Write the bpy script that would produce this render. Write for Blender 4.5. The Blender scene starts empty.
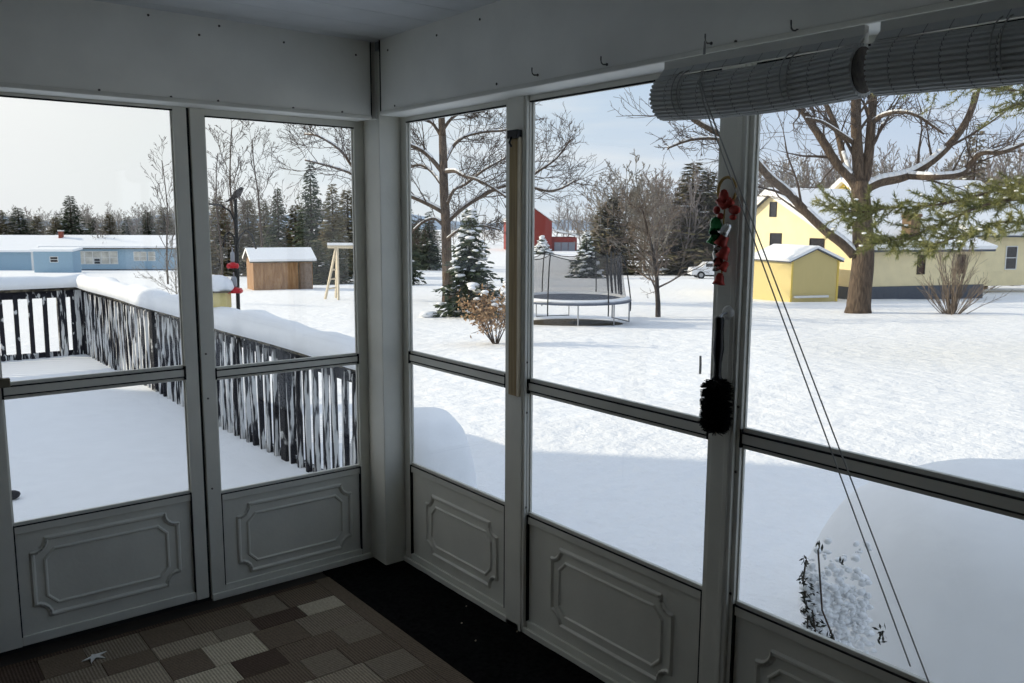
import bpy, bmesh, math, random
import numpy as np
from mathutils import Vector, Matrix

S = bpy.context.scene
COL = S.collection
# ------------------------------------------------------------------ camera, sky, sun, exposure
CAM = Vector((-1.9803, -3.4512, 1.6))
AR = Vector((0.78544414, -0.61891231, 0.0050058))
AU = Vector((0.0834581, 0.11392132, 0.98997812))
AF = Vector((0.61327991, 0.77715474, -0.14113208))
FPX = 847.88
cd = bpy.data.cameras.new('camera'); cam = bpy.data.objects.new('camera', cd); COL.objects.link(cam)
cd.sensor_width = 36.0; cd.lens = FPX / 1024 * 36; cd.clip_start = 0.05; cd.clip_end = 4000
M = Matrix.Identity(4)
for i in range(3):
    M[i][0] = AR[i]; M[i][1] = AU[i]; M[i][2] = -AF[i]; M[i][3] = CAM[i]
cam.matrix_world = M
S.camera = cam

SUN_AZ, SUN_EL = math.radians(-42), math.radians(22)      # azimuth from +y towards +x
SUN = Vector((math.sin(SUN_AZ) * math.cos(SUN_EL), math.cos(SUN_AZ) * math.cos(SUN_EL), math.sin(SUN_EL)))
sd = bpy.data.lights.new('sun', 'SUN'); sd.energy = 3.9; sd.angle = math.radians(0.6); sd.color = (1.0, 0.89, 0.69)
so = bpy.data.objects.new('sun', sd); COL.objects.link(so); so.rotation_euler = SUN.to_track_quat('Z', 'Y').to_euler()

wd = bpy.data.worlds.new('sky'); S.world = wd; wd.use_nodes = True
nt = wd.node_tree; nt.nodes.clear()
def N(t, **k):
    n = nt.nodes.new(t)
    for a, b in k.items(): setattr(n, a, b)
    return n
def ramp_set(r, stops):
    e = r.color_ramp.elements
    while len(e) > 1: e.remove(e[-1])
    e[0].position = stops[0][0]; e[0].color = (*stops[0][1], 1)
    for p, c in stops[1:]:
        q = e.new(p); q.color = (*c, 1)
tc = N('ShaderNodeTexCoord'); L = nt.links.new
dot = N('ShaderNodeVectorMath', operation='DOT_PRODUCT'); L(tc.outputs['Generated'], dot.inputs[0]); dot.inputs[1].default_value = SUN
mr = N('ShaderNodeMapRange'); L(dot.outputs['Value'], mr.inputs['Value']); mr.inputs[1].default_value = -1; mr.inputs[2].default_value = 1
rp = N('ShaderNodeValToRGB'); L(mr.outputs[0], rp.inputs[0])
ramp_set(rp, [(0.0, (.38, .54, .82)), (.44, (.50, .65, .88)), (.59, (.58, .73, .90)), (.69, (.78, .87, .92)), (.77, (.95, .98, .97)), (.86, (1.16, 1.14, 1.12)), (1.0, (1.3, 1.25, 1.15))])
sx = N('ShaderNodeSeparateXYZ'); L(tc.outputs['Generated'], sx.inputs[0])
rh = N('ShaderNodeValToRGB'); L(sx.outputs['Z'], rh.inputs[0])
ramp_set(rh, [(0.0, (.6, .6, .6)), (.06, (.45, .45, .45)), (.16, (.10, .10, .10)), (.5, (0, 0, 0))])
mx = N('ShaderNodeMixRGB'); L(rh.outputs[0], mx.inputs[0]); L(rp.outputs[0], mx.inputs[1]); mx.inputs[2].default_value = (.88, .91, .94, 1)
mp = N('ShaderNodeMapping'); L(tc.outputs['Generated'], mp.inputs[0]); mp.inputs['Scale'].default_value = (1.6, 1.6, 13)
mp.inputs['Rotation'].default_value = (0, .12, 0)
no = N('ShaderNodeTexNoise'); L(mp.outputs[0], no.inputs['Vector']); no.inputs['Scale'].default_value = 1.7; no.inputs['Detail'].default_value = 5
rc = N('ShaderNodeValToRGB'); L(no.outputs[0], rc.inputs[0]); ramp_set(rc, [(.47, (0, 0, 0)), (.64, (.6, .6, .6))])
mc = N('ShaderNodeMixRGB'); L(rc.outputs[0], mc.inputs[0]); L(mx.outputs[0], mc.inputs[1]); mc.inputs[2].default_value = (.92, .94, .96, 1)
rz_ = N('ShaderNodeValToRGB'); L(sx.outputs['Z'], rz_.inputs[0]); ramp_set(rz_, [(.38, (0, 0, 0)), (.75, (.9, .9, .9))])
mz = N('ShaderNodeMixRGB'); L(rz_.outputs[0], mz.inputs[0]); L(mc.outputs[0], mz.inputs[1]); mz.inputs[2].default_value = (.62, .72, .90, 1)
bg = N('ShaderNodeBackground'); L(mz.outputs[0], bg.inputs[0]); bg.inputs[1].default_value = 1.0
ow = N('ShaderNodeOutputWorld'); L(bg.outputs[0], ow.inputs[0])

S.view_settings.view_transform = 'Standard'; S.view_settings.look = 'None'
S.view_settings.exposure = 0.0; S.view_settings.gamma = 1.0; S.view_settings.use_curve_mapping = False
S.cycles.use_denoising = True
S.cycles.max_bounces = 10; S.cycles.diffuse_bounces = 6; S.cycles.transparent_max_bounces = 16
S.cycles.caustics_reflective = False; S.cycles.caustics_refractive = False
S.cycles.sample_clamp_indirect = 4.0

# ------------------------------------------------------------------ helpers
HT = [(-60, 2.15), (0, 2.15), (8, 2.25), (25, 3.0), (40, 3.62), (70, 4.8), (92, 5.65), (115, 6.25), (200, 6.6), (400, 7.8), (700, 9.5), (1500, 13)]
FWD = Vector((AF.x, AF.y, 0)).normalized(); RGT = Vector((FWD.y, -FWD.x, 0))
def gz(x, y):
    s = (x - CAM.x) * FWD.x + (y - CAM.y) * FWD.y
    h = float(np.interp(s, [a for a, b in HT], [b for a, b in HT]))
    return 1.6 - h + 0.03 * math.sin(x * .9 + 1.3 * math.sin(y * .35)) * math.cos(y * .7) + .02 * math.sin(x * .37 - y * .29)
def ray(u, v): return AF + AR * ((u - 512) / FPX) - AU * ((v - 341.5) / FPX)
def W(u, v, D): return CAM + ray(u, v) * D
def G(u, v):
    d = ray(u, v); t = 1.0
    while t < 1500:
        p = CAM + d * t
        if p.z < gz(p.x, p.y): break
        t *= 1.004
    p = CAM + d * t
    return Vector((p.x, p.y, gz(p.x, p.y))), t
def drop(p): return Vector((p.x, p.y, gz(p.x, p.y)))

class MB:
    def __init__(s): s.v = []; s.f = []; s.n = 0
    def add(s, v, f):
        s.v.extend(v); o = s.n
        s.f.extend([tuple(i + o for i in q) for q in f]); s.n += len(v)
        return s
    def box(s, a, b):
        (x0, y0, z0), (x1, y1, z1) = a, b
        x0, x1 = min(x0, x1), max(x0, x1); y0, y1 = min(y0, y1), max(y0, y1); z0, z1 = min(z0, z1), max(z0, z1)
        return s.add([(x0, y0, z0), (x1, y0, z0), (x1, y1, z0), (x0, y1, z0), (x0, y0, z1), (x1, y0, z1), (x1, y1, z1), (x0, y1, z1)],
                     [(3, 2, 1, 0), (4, 5, 6, 7), (0, 1, 5, 4), (1, 2, 6, 5), (2, 3, 7, 6), (3, 0, 4, 7)])
    def tube(s, pts, rad, n=6, cap=True):
        P = np.array([tuple(p) for p in pts], float); k = len(P)
        R = np.full(k, rad, float) if np.isscalar(rad) else np.array(rad, float)
        T = np.empty_like(P); T[1:-1] = P[2:] - P[:-2]; T[0] = P[1] - P[0]; T[-1] = P[-1] - P[-2]
        T /= (np.linalg.norm(T, axis=1, keepdims=True) + 1e-12)
        ref = np.array([0, 0, 1.]) if abs(T[:, 2]).mean() < .7 else np.array([1., 0, 0])
        A = np.cross(T, ref); A /= (np.linalg.norm(A, axis=1, keepdims=True) + 1e-12); B = np.cross(T, A)
        an = np.arange(n) * 2 * math.pi / n
        V = P[:, None, :] + R[:, None, None] * (A[:, None, :] * np.cos(an)[None, :, None] + B[:, None, :] * np.sin(an)[None, :, None])
        f = []
        for i in range(k - 1):
            for j in range(n):
                j2 = (j + 1) % n
                f.append((i * n + j, i * n + j2, (i + 1) * n + j2, (i + 1) * n + j))
        if cap:
            f.append(tuple(range(n))[::-1]); f.append(tuple((k - 1) * n + j for j in range(n)))
        return s.add(V.reshape(-1, 3).tolist(), f)
    def lathe(s, prof, n=16, c=(0, 0, 0), ax=None):
        # prof: (r, h) along axis ax
        az = Vector(ax).normalized() if ax else Vector((0, 0, 1))
        a = az.orthogonal().normalized(); b = az.cross(a); c = Vector(c); v = []; f = []
        for r, h in prof:
            for j in range(n):
                t = 2 * math.pi * j / n
                v.append(tuple(c + az * h + (a * math.cos(t) + b * math.sin(t)) * max(r, 1e-4)))
        for i in range(len(prof) - 1):
            for j in range(n):
                j2 = (j + 1) % n; f.append((i * n + j, i * n + j2, (i + 1) * n + j2, (i + 1) * n + j))
        f.append(tuple(range(n))[::-1]); f.append(tuple((len(prof) - 1) * n + j for j in range(n)))
        return s.add(v, f)
    def ball(s, c, r, n=10, m=7):
        r = (r, r, r) if np.isscalar(r) else r; v = [(c[0], c[1], c[2] - r[2])]; f = []
        for i in range(1, m):
            ph = -math.pi / 2 + math.pi * i / m
            for j in range(n):
                t = 2 * math.pi * j / n
                v.append((c[0] + r[0] * math.cos(ph) * math.cos(t), c[1] + r[1] * math.cos(ph) * math.sin(t), c[2] + r[2] * math.sin(ph)))
        v.append((c[0], c[1], c[2] + r[2])); e = len(v) - 1
        for j in range(n):
            j2 = (j + 1) % n; f.append((0, 1 + j2, 1 + j)); f.append((e, 1 + (m - 2) * n + j, 1 + (m - 2) * n + j2))
            for i in range(m - 2): f.append((1 + i * n + j, 1 + i * n + j2, 1 + (i + 1) * n + j2, 1 + (i + 1) * n + j))
        return s.add(v, f)
    def prism(s, poly, x0, x1):
        # poly in (y, z), extruded along local x
        n = len(poly); v = [(x0, y, z) for y, z in poly] + [(x1, y, z) for y, z in poly]
        return s.add(v, [tuple(range(n))[::-1], tuple(range(n, 2 * n))] + [(i, (i + 1) % n, n + (i + 1) % n, n + i) for i in range(n)])
    def slab(s, quad, t):
        # quad of 4 points, thickened upward by t
        q = [Vector(p) for p in quad]; nn = (q[1] - q[0]).cross(q[3] - q[0]).normalized()
        if nn.z < 0: nn = -nn
        v = [tuple(p) for p in q] + [tuple(p + nn * t) for p in q]
        return s.add(v, [(3, 2, 1, 0), (4, 5, 6, 7), (0, 1, 5, 4), (1, 2, 6, 5), (2, 3, 7, 6), (3, 0, 4, 7)])
    def build(s, name, mat, parent=None, smooth=False, bevel=0, mapf=None):
        me = bpy.data.meshes.new(name)
        v = [mapf(*p) for p in s.v] if mapf else s.v
        me.from_pydata([tuple(p) for p in v], [], s.f); me.update()
        bm = bmesh.new(); bm.from_mesh(me); bmesh.ops.recalc_face_normals(bm, faces=bm.faces) if len(s.f) < 60000 else None; bm.to_mesh(me); bm.free()
        if smooth: me.polygons.foreach_set('use_smooth', [True] * len(me.polygons))
        me.materials.append(mat)
        o = bpy.data.objects.new(name, me); COL.objects.link(o)
        if parent: o.parent = parent
        if bevel:
            m = o.modifiers.new('bevel', 'BEVEL'); m.width = bevel; m.segments = 2; m.limit_method = 'ANGLE'
        return o

def tag(o, label=None, cat=None, group=None, kind=None):
    if label: o['label'] = label
    if cat: o['category'] = cat
    if group: o['group'] = group
    if kind: o['kind'] = kind
    return o
def empty(name, loc=(0, 0, 0), rz=0):
    o = bpy.data.objects.new(name, None); COL.objects.link(o); o.location = loc; o.rotation_euler.z = rz; o.empty_display_size = .1
    return o
def thing(name, label, cat, loc=(0, 0, 0), rz=0, group=None):
    return tag(empty(name, loc, rz), label, cat, group)
def struct(o): o['kind'] = 'structure'; return o
def copy_tree(o, parent=None):
    c = o.copy(); COL.objects.link(c)
    if parent: c.parent = parent
    for ch in list(o.children): copy_tree(ch, c)
    return c

MATS = {}
def mat(name, col, rough=.7, var=.0, scale=8, bump=0, bscale=40, metal=0, spec=.3, stretch=None, col2=None, lo=.4, hi=.6, trans=0, coord='pos'):
    m = bpy.data.materials.new(name); m.use_nodes = True; t = m.node_tree; b = t.nodes['Principled BSDF']
    b.inputs['Roughness'].default_value = rough; b.inputs['Metallic'].default_value = metal
    b.inputs['Specular IOR Level'].default_value = spec
    b.inputs['Base Color'].default_value = (*col, 1)
    g = None
    if coord == 'pos': c = t.nodes.new('ShaderNodeNewGeometry').outputs['Position']
    else: c = t.nodes.new('ShaderNodeTexCoord').outputs['Object']
    if stretch:
        mpn = t.nodes.new('ShaderNodeMapping'); mpn.inputs['Scale'].default_value = stretch; t.links.new(c, mpn.inputs[0]); c = mpn.outputs[0]
    if var or col2:
        n = t.nodes.new('ShaderNodeTexNoise'); n.inputs['Scale'].default_value = scale; n.inputs['Detail'].default_value = 6
        t.links.new(c, n.inputs['Vector'])
        r = t.nodes.new('ShaderNodeValToRGB'); t.links.new(n.outputs[0], r.inputs[0])
        if col2: ramp_set(r, [(lo, col), (hi, col2)])
        else: ramp_set(r, [(.3, tuple(max(0, q * (1 - var)) for q in col)), (.7, tuple(q * (1 + var) for q in col))])
        t.links.new(r.outputs[0], b.inputs['Base Color'])
    if bump:
        n = t.nodes.new('ShaderNodeTexNoise'); n.inputs['Scale'].default_value = bscale; n.inputs['Detail'].default_value = 5
        t.links.new(c, n.inputs['Vector'])
        bp = t.nodes.new('ShaderNodeBump'); bp.inputs['Strength'].default_value = bump; bp.inputs['Distance'].default_value = .02
        t.links.new(n.outputs[0], bp.inputs['Height']); t.links.new(bp.outputs[0], b.inputs['Normal'])
    MATS[name] = m
    return m
paint = mat('porch_paint', (.70, .695, .63), .45, var=.06, scale=5, bump=.05, bscale=60)
paint_b = mat('board_paint', (.85, .845, .785), .55, var=.08, scale=3, bump=.06, bscale=30)
dark_gap = mat('gap_dark', (.02, .02, .02), .9, var=.2)  # near-black fill standing in for the dark inside gaps and seams
screwm = mat('screw_steel', (.12, .11, .1), .5, metal=.7, var=.2)
snow = mat('snow', (.88, .89, .90), .75, var=.02, bump=.25, bscale=9, spec=.2)
snow_s = mat('smooth_snow', (.88, .89, .90), .8, var=.02, bump=.10, bscale=14, spec=.2)
oldwood = mat('peeling_wood', (.018, .018, .024), .85, col2=(.70, .70, .69), lo=.50, hi=.54, scale=9, stretch=(3.6, 3.6, .30), bump=.3, bscale=60)
darkwood = mat('dark_peeling_wood', (.018, .018, .024), .85, col2=(.66, .66, .65), lo=.60, hi=.64, scale=9, stretch=(2, 2, .9), bump=.3, bscale=60)
railwood = mat('weathered_rail', (.03, .027, .022), .85, col2=(.16, .14, .10), lo=.42, hi=.6, scale=14, bump=.3, bscale=70)
bark = mat('maple_bark', (.05, .036, .027), .9, col2=(.165, .12, .085), lo=.35, hi=.7, scale=6, stretch=(3, 3, .5), bump=.6, bscale=22)
twig = mat('twig_bark', (.075, .056, .045), .9, var=.3)
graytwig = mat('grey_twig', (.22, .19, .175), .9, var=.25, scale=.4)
brushm = mat('brown_brush', (.21, .165, .125), .9, var=.3)
spruce_g = mat('spruce_needles', (.04, .06, .04), .8, col2=(.11, .13, .065), lo=.35, hi=.7, scale=1.2)
fir_g = mat('olive_needles', (.10, .10, .05), .8, col2=(.25, .20, .105), lo=.35, hi=.7, scale=.8)
pine_g = mat('pine_needles', (.10, .12, .035), .7, col2=(.32, .31, .12), lo=.35, hi=.65, scale=3)
yellow = mat('yellow_siding', (.82, .70, .43), .7, var=.05, scale=2)
yshed = mat('yellow_shed_paint', (.60, .49, .22), .7, var=.05, scale=6, stretch=(6, 6, .3))
ytrim = mat('deep_yellow_trim', (.70, .52, .12), .6, var=.03)
found = mat('foundation', (.10, .11, .13), .8, var=.1)
winm = mat('dark_window', (.03, .03, .035), .15, var=.1, spec=.5)
whitet = mat('white_trim', (.75, .75, .73), .6, var=.03)
brick = mat('chimney_brick', (.20, .13, .08), .85, var=.3, scale=9)
blue = mat('blue_siding', (.30, .43, .53), .7, var=.05)
curt = mat('pale_curtain', (.55, .53, .47), .8, var=.3, scale=1.5)
red = mat('barn_red', (.23, .04, .032), .8, var=.12)
greyd = mat('grey_door', (.24, .25, .28), .8, var=.1)
shedw = mat('shed_plywood', (.25, .13, .058), .85, col2=(.37, .22, .11), lo=.35, hi=.65, scale=2.5, stretch=(3, 3, .5))
palew = mat('pale_lumber', (.62, .54, .40), .8, var=.12, scale=12, stretch=(3, 3, .5))
steel = mat('galvanized', (.35, .36, .38), .4, metal=.8, var=.1)
blackm = mat('black_metal', (.012, .012, .013), .5, var=.1)
blackp = mat('black_plastic', (.006, .006, .007), .35, var=.1)
redp = mat('red_plastic', (.55, .012, .02), .35, var=.05)
tramp_net = mat('net', (.03, .03, .035), .8, var=.1)
earth = mat('dead_grass', (.055, .045, .028), .95, var=.4, scale=6, bump=.5, bscale=20)
leafb = mat('tan_leaves', (.30, .17, .08), .8, col2=(.48, .33, .19), lo=.35, hi=.65, scale=9)
leafg = mat('dark_leaves', (.02, .022, .014), .7, var=.3)

# ------------------------------------------------------------------ ground
def axis(lo, hi, c, d0, k):
    out = [c]; d = d0; x = c
    while x < hi: x += d; out.append(x); d *= k
    d = d0; x = c
    while x > lo: x -= d; out.append(x); d *= k
    return sorted(out)
ss = axis(-40, 1500, 6, .35, 1.045); tt = axis(-700, 900, 3, .45, 1.06)
gv = []; gf = []
for s_ in ss:
    for t_ in tt:
        p = CAM + FWD * s_ + RGT * t_
        gv.append((p.x, p.y, gz(p.x, p.y)))
nT = len(tt)
for i in range(len(ss) - 1):
    for j in range(nT - 1): gf.append((i * nT + j, (i + 1) * nT + j, (i + 1) * nT + j + 1, i * nT + j + 1))
gsnow = mat('yard_snow', (.88, .885, .89), .75, var=.02, spec=.2)
_t = gsnow.node_tree; _b = _t.nodes['Principled BSDF']; _p = _t.nodes.new('ShaderNodeNewGeometry').outputs['Position']
n1 = _t.nodes.new('ShaderNodeTexNoise'); n1.inputs['Scale'].default_value = 2.6; n1.inputs['Detail'].default_value = 6; n1.inputs['Roughness'].default_value = .62
n2 = _t.nodes.new('ShaderNodeTexVoronoi'); n2.inputs['Scale'].default_value = 2.0; n2.feature = 'SMOOTH_F1'
for q in (n1, n2): _t.links.new(_p, q.inputs['Vector'])
ma = _t.nodes.new('ShaderNodeMath'); ma.operation = 'MULTIPLY_ADD'; _t.links.new(n2.outputs['Distance'], ma.inputs[0]); ma.inputs[1].default_value = .35; _t.links.new(n1.outputs[0], ma.inputs[2])
bp = _t.nodes.new('ShaderNodeBump'); bp.inputs['Strength'].default_value = .6; bp.inputs['Distance'].default_value = .13
_t.links.new(ma.outputs[0], bp.inputs['Height']); _t.links.new(bp.outputs[0], _b.inputs['Normal'])
g = MB(); g.add(gv, gf); struct(g.build('ground', gsnow, smooth=True))

# far wooded hills, distance haze painted into their grey-blue
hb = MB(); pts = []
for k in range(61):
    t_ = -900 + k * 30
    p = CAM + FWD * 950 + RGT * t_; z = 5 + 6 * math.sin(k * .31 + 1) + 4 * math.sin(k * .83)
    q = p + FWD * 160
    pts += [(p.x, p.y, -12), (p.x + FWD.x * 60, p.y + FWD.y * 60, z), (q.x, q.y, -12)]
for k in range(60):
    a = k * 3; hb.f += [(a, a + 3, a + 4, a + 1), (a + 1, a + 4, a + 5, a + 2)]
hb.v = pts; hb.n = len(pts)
struct(hb.build('hills', mat('hazed_forest', (.30, .38, .48), .9, var=.15, scale=.02), smooth=True))

# ------------------------------------------------------------------ porch
def mA(u, d, z): return (u, d, z)            # left wall: u = x, d outward = +y
def mB(u, d, z): return (d, -u, z)           # right wall: u = -y, d outward = +x
def mould(mb, pts, w=.009, h=.010, z0=.0):
    # closed raised ridge along pts (u, z) standing h proud of d = z0 (towards the room = -d)
    n = len(pts)
    for i in range(n):
        a = Vector((pts[i][0], 0, pts[i][1])); b = Vector((pts[(i + 1) % n][0], 0, pts[(i + 1) % n][1]))
        d = (b - a); l = d.length
        if l < 1e-5: continue
        d /= l; nn = Vector((-d.z, 0, d.x)); a2 = a - d * w * .45; b2 = b + d * w * .45
        v = []
        for p in (a2, b2):
            for off, dep in ((-w, 0), (-w * .35, -h), (w * .35, -h), (w, 0)):
                q = p + nn * off; v.append((q.x, z0 + dep, q.z))
        mb.add(v, [(0, 1, 5, 4), (1, 2, 6, 5), (2, 3, 7, 6), (3, 0, 4, 7), (0, 3, 2, 1), (4, 5, 6, 7)])
def notched(u0, u1, z0, z1, c):
    # rectangle with concave quarter-circle notched corners
    out = []
    for cx, cz, a0 in ((u0, z0, 90), (u0, z1, 0), (u1, z1, -90), (u1, z0, 180)):
        for k in range(6):
            a = math.radians(a0 - 90 * k / 5) if True else 0
            out.append((cx + c * math.cos(a), cz + c * math.sin(a)))
    return out
def notch_poly(u0, u1, z0, z1, c):
    pts = []
    def arc(cx, cz, a0, a1):
        for k in range(6):
            a = math.radians(a0 + (a1 - a0) * k / 5); pts.append((cx + c * math.cos(a), cz + c * math.sin(a)))
    arc(u0, z0, 90, 0); arc(u1, z0, 180, 90); arc(u1, z1, 270, 180); arc(u0, z1, 0, -90)
    return pts
def oct_poly(u0, u1, z0, z1, c):
    return [(u0 + c, z0), (u1 - c, z0), (u1, z0 + c), (u1, z1 - c), (u1 - c, z1), (u0 + c, z1), (u0, z1 - c), (u0, z0 + c)]
pane_m = bpy.data.materials.new('window_glass'); pane_m.use_nodes = True
t = pane_m.node_tree; t.nodes.clear(); o_ = t.nodes.new('ShaderNodeOutputMaterial'); mxs = t.nodes.new('ShaderNodeMixShader')
tr = t.nodes.new('ShaderNodeBsdfTransparent'); gl = t.nodes.new('ShaderNodeBsdfGlossy'); gl.inputs['Roughness'].default_value = .02
tr.inputs[0].default_value = (.985, .99, .985, 1); mxs.inputs[0].default_value = .035
t.links.new(tr.outputs[0], mxs.inputs[1]); t.links.new(gl.outputs[0], mxs.inputs[2]); t.links.new(mxs.outputs[0], o_.inputs[0])

def panel(name, mf, u0, u1, g0, g1, zt, zr1, zr0, zs, z_bot=.005, z_top=2.05, kick=None):
    root = struct(empty(name))
    D0, D1 = 0.0, .022
    if mf is mB: g0 -= .0215 * (3.451 - g0) / 1.98; zs -= .011; zr1 -= .006
    else: g1 += .0215 * (g1 + 1.98) / 3.451; zs -= .006; zr1 -= .004
    for a, b in ((u0, g0), (g1, u1)):
        MB().box((a, D0, z_bot), (b, D1, z_top)).build('stile', paint, root, bevel=.003, mapf=mf)
    MB().box((g0, D0, zt), (g1, D1, z_top)).build('top_rail', paint, root, mapf=mf)
    h = zr1 - zr0
    r = MB(); r.box((g0, D0 + .008, zr0), (g1, D1, zr1)); r.box((g0, D0 + .002, zr0 + h * .24), (g1, D1 - .004, zr1 - h * .24))
    r.build('middle_rail', paint, root, bevel=.002, mapf=mf)
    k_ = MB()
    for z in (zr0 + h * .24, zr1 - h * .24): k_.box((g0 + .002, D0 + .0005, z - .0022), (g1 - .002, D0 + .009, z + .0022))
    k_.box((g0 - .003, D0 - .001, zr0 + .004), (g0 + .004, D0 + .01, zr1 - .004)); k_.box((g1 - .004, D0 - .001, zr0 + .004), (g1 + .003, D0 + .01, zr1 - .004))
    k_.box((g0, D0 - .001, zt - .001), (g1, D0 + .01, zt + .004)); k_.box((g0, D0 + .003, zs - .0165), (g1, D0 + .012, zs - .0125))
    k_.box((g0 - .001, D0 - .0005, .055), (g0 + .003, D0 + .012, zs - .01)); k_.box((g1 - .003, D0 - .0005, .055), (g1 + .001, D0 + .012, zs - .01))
    k_.build('gap_line', dark_gap, root, mapf=mf)  # dark strips stand in for the darkness of rail and panel gaps
    r = MB(); r.box((g0, D0 + .008, zs - .014), (g1, D1, zs)); r.box((g0, D0 + .004, zs - .045), (g1, D1, zs - .014)); r.build('bottom_rail', paint, root, bevel=.002, mapf=mf)
    # thin sash insert round each light
    s = MB(); w = .011
    for z0, z1 in ((zr1, zt), (zs, zr0)):
        s.box((g0, D0 + .012, z0), (g0 + w * .5, D1 - .002, z1)); s.box((g1 - w * .5, D0 + .012, z0), (g1, D1 - .002, z1))
    s.build('sash_frame', paint, root, mapf=mf)
    MB().box((g0, .015, zr1 - .004), (g1, .018, zt + .004)).build('upper_pane', pane_m, root, mapf=mf)
    MB().box((g0, .015, zs - .004), (g1, .018, zr0 + .004)).build('lower_pane', pane_m, root, mapf=mf)
    MB().box((g0, D0 + .004, z_bot), (g1, D1, .055)).build('foot_rail', paint, root, bevel=.003, mapf=mf)
    kp = MB().box((g0, D0 + .012, .055), (g1, D1 + .01, zs - .045)).build('kick_panel', paint, root, mapf=mf)
    k = MB(); a, b, z0, z1 = kick or (g0 + .085, g1 - .06, .095, .385)
    mould(k, notch_poly(a, b, z0, z1, .05), .010, .0075, D0 + .0115)
    mould(k, oct_poly(a + .042, b - .042, z0 + .042, z1 - .045, .035), .007, .006, D0 + .0115)
    k.build('panel_molding', paint, kp, mapf=mf)
    sc = MB()
    for u in (u0 + .35 * (g0 - u0), ):
        for z in (zr1 + .06, zr0 - .07, zs + .02): sc.lathe([(.004, 0), (.004, .003), (.001, .004)], 8, mf(u, D0, z), (Vector(mf(0, -1, 0)) - Vector(mf(0, 0, 0))))
    sc.build('screw', screwm, root)
    return root
pA1 = panel('door_1', mA, -1.655, -.878, -1.569, -.937, 2.015, 1.022, .955, .502, z_bot=.018, kick=(-1.516, -.99, .115, .415))
pA2 = panel('window_1', mA, -.866, -.095, -.808, -.165, 2.0, 1.0, .941, .474, kick=(-.737, -.207, .085, .385))
panel('window_2', mA, -2.47, -1.667, -2.39, -1.745, 2.0, 1.0, .941, .474)
panel('window_3', mA, -3.30, -2.48, -3.22, -2.56, 2.0, 1.0, .941, .474)
panel('window_4', mB, .10, .925, .223, .899, 2.02, 1.0226, .9547, .505, kick=(.31, .835, .105, .375))
panel('window_5', mB, 1.035, 1.905, 1.064, 1.883, 2.02, 1.0226, .9547, .505, kick=(1.175, 1.76, .105, .40))
panel('window_6', mB, 1.985, 2.88, 2.016, 2.85, 2.02, 1.0226, .9547, .505)
panel('window_7', mB, 2.96, 3.84, 2.99, 3.81, 2.02, 1.0226, .9547, .505)
panel('window_8', mB, 3.92, 4.80, 3.95, 4.77, 2.02, 1.0226, .9547, .505)
# door hardware
MB().box((-1.66, -.03, 1.005), (-1.545, -.005, 1.038)).build('door_latch', mat('latch_bronze', (.16, .14, .10), .5, metal=.3, var=.1), pA1, bevel=.004)
# dark strips added in the door gaps to stop light leaking through
for i, x in enumerate((-.872, -1.661)):
    struct(MB().box((x - .0055, .012, 0), (x + .0055, .03, 2.05)).build('trim_%d' % (i + 1), dark_gap))
struct(MB().box((-1.66, .01, -.01), (-.87, .06, .018)).build('trim_3', dark_gap))
# mullion posts of the right wall
for i, (a, b) in enumerate(((.925, 1.035), (1.905, 1.985), (2.88, 2.96), (3.84, 3.92))):
    m = MB(); m.box((a, -.012, 0), (b, .03, 2.05)); m.box((b - .03, -.016, 0), (b - .012, .0, 2.05))
    struct(m.build('trim_%d' % (4 + i), paint, bevel=.003, mapf=mB))
# headers
def header(name, mf, lst, zb, u0, u1, screws):
    h = struct(MB().box((u0, -.12, zb), (u1, .07, 2.36)).build(name, paint_b, mapf=mf))
    MB().box((u0, -.127, zb), (u1, -.12, zb + .016)).build('lip', paint, h, bevel=.003, mapf=mf)
    for u, z in screws:
        MB().lathe([(.0045, 0), (.0045, .002), (.001, .004)], 8, mf(u, -.12, z), Vector(mf(0, -1, 0))).build('screw', screwm, h)
    return h
header('wall_left', mA, 0, 2.030, -4.7, -.133, ((-1.035, 2.329), (-.778, 2.327), (-.855, 2.284), (-1.215, 2.049), (-.969, 2.048), (-.794, 2.049), (-.489, 2.048), (-.27, 2.05), (-.52, 2.30), (-.2, 2.29)))
header('wall_right', mB, 0, 2.042, .186, 6.1, ((1.0, 2.075), (2.02, 2.06), (.62, 2.30), (.90, 2.31), (.30, 2.07), (.25, 2.30)))
# corner post
cpst = MB(); cpst.box((-.106, -.139, 0), (.05, .05, 2.36)); cpst.box((-.116, -.13, 2.03), (-.09, -.05, 2.36))
struct(cpst.build('trim_8', paint, bevel=.004))
sm_ = MB(); sm_.box((-.133, -.124, 2.04), (-.130, -.10, 2.35)); sm_.box((-.124, -.186, 2.05), (-.10, -.183, 2.35)); sm_.build('seam', dark_gap, bpy.data.objects['trim_8'])
MB().box((-.125, -.178, 2.31), (-.095, -.150, 2.345)).build('bracket', steel, bpy.data.objects['trim_8'])
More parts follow.
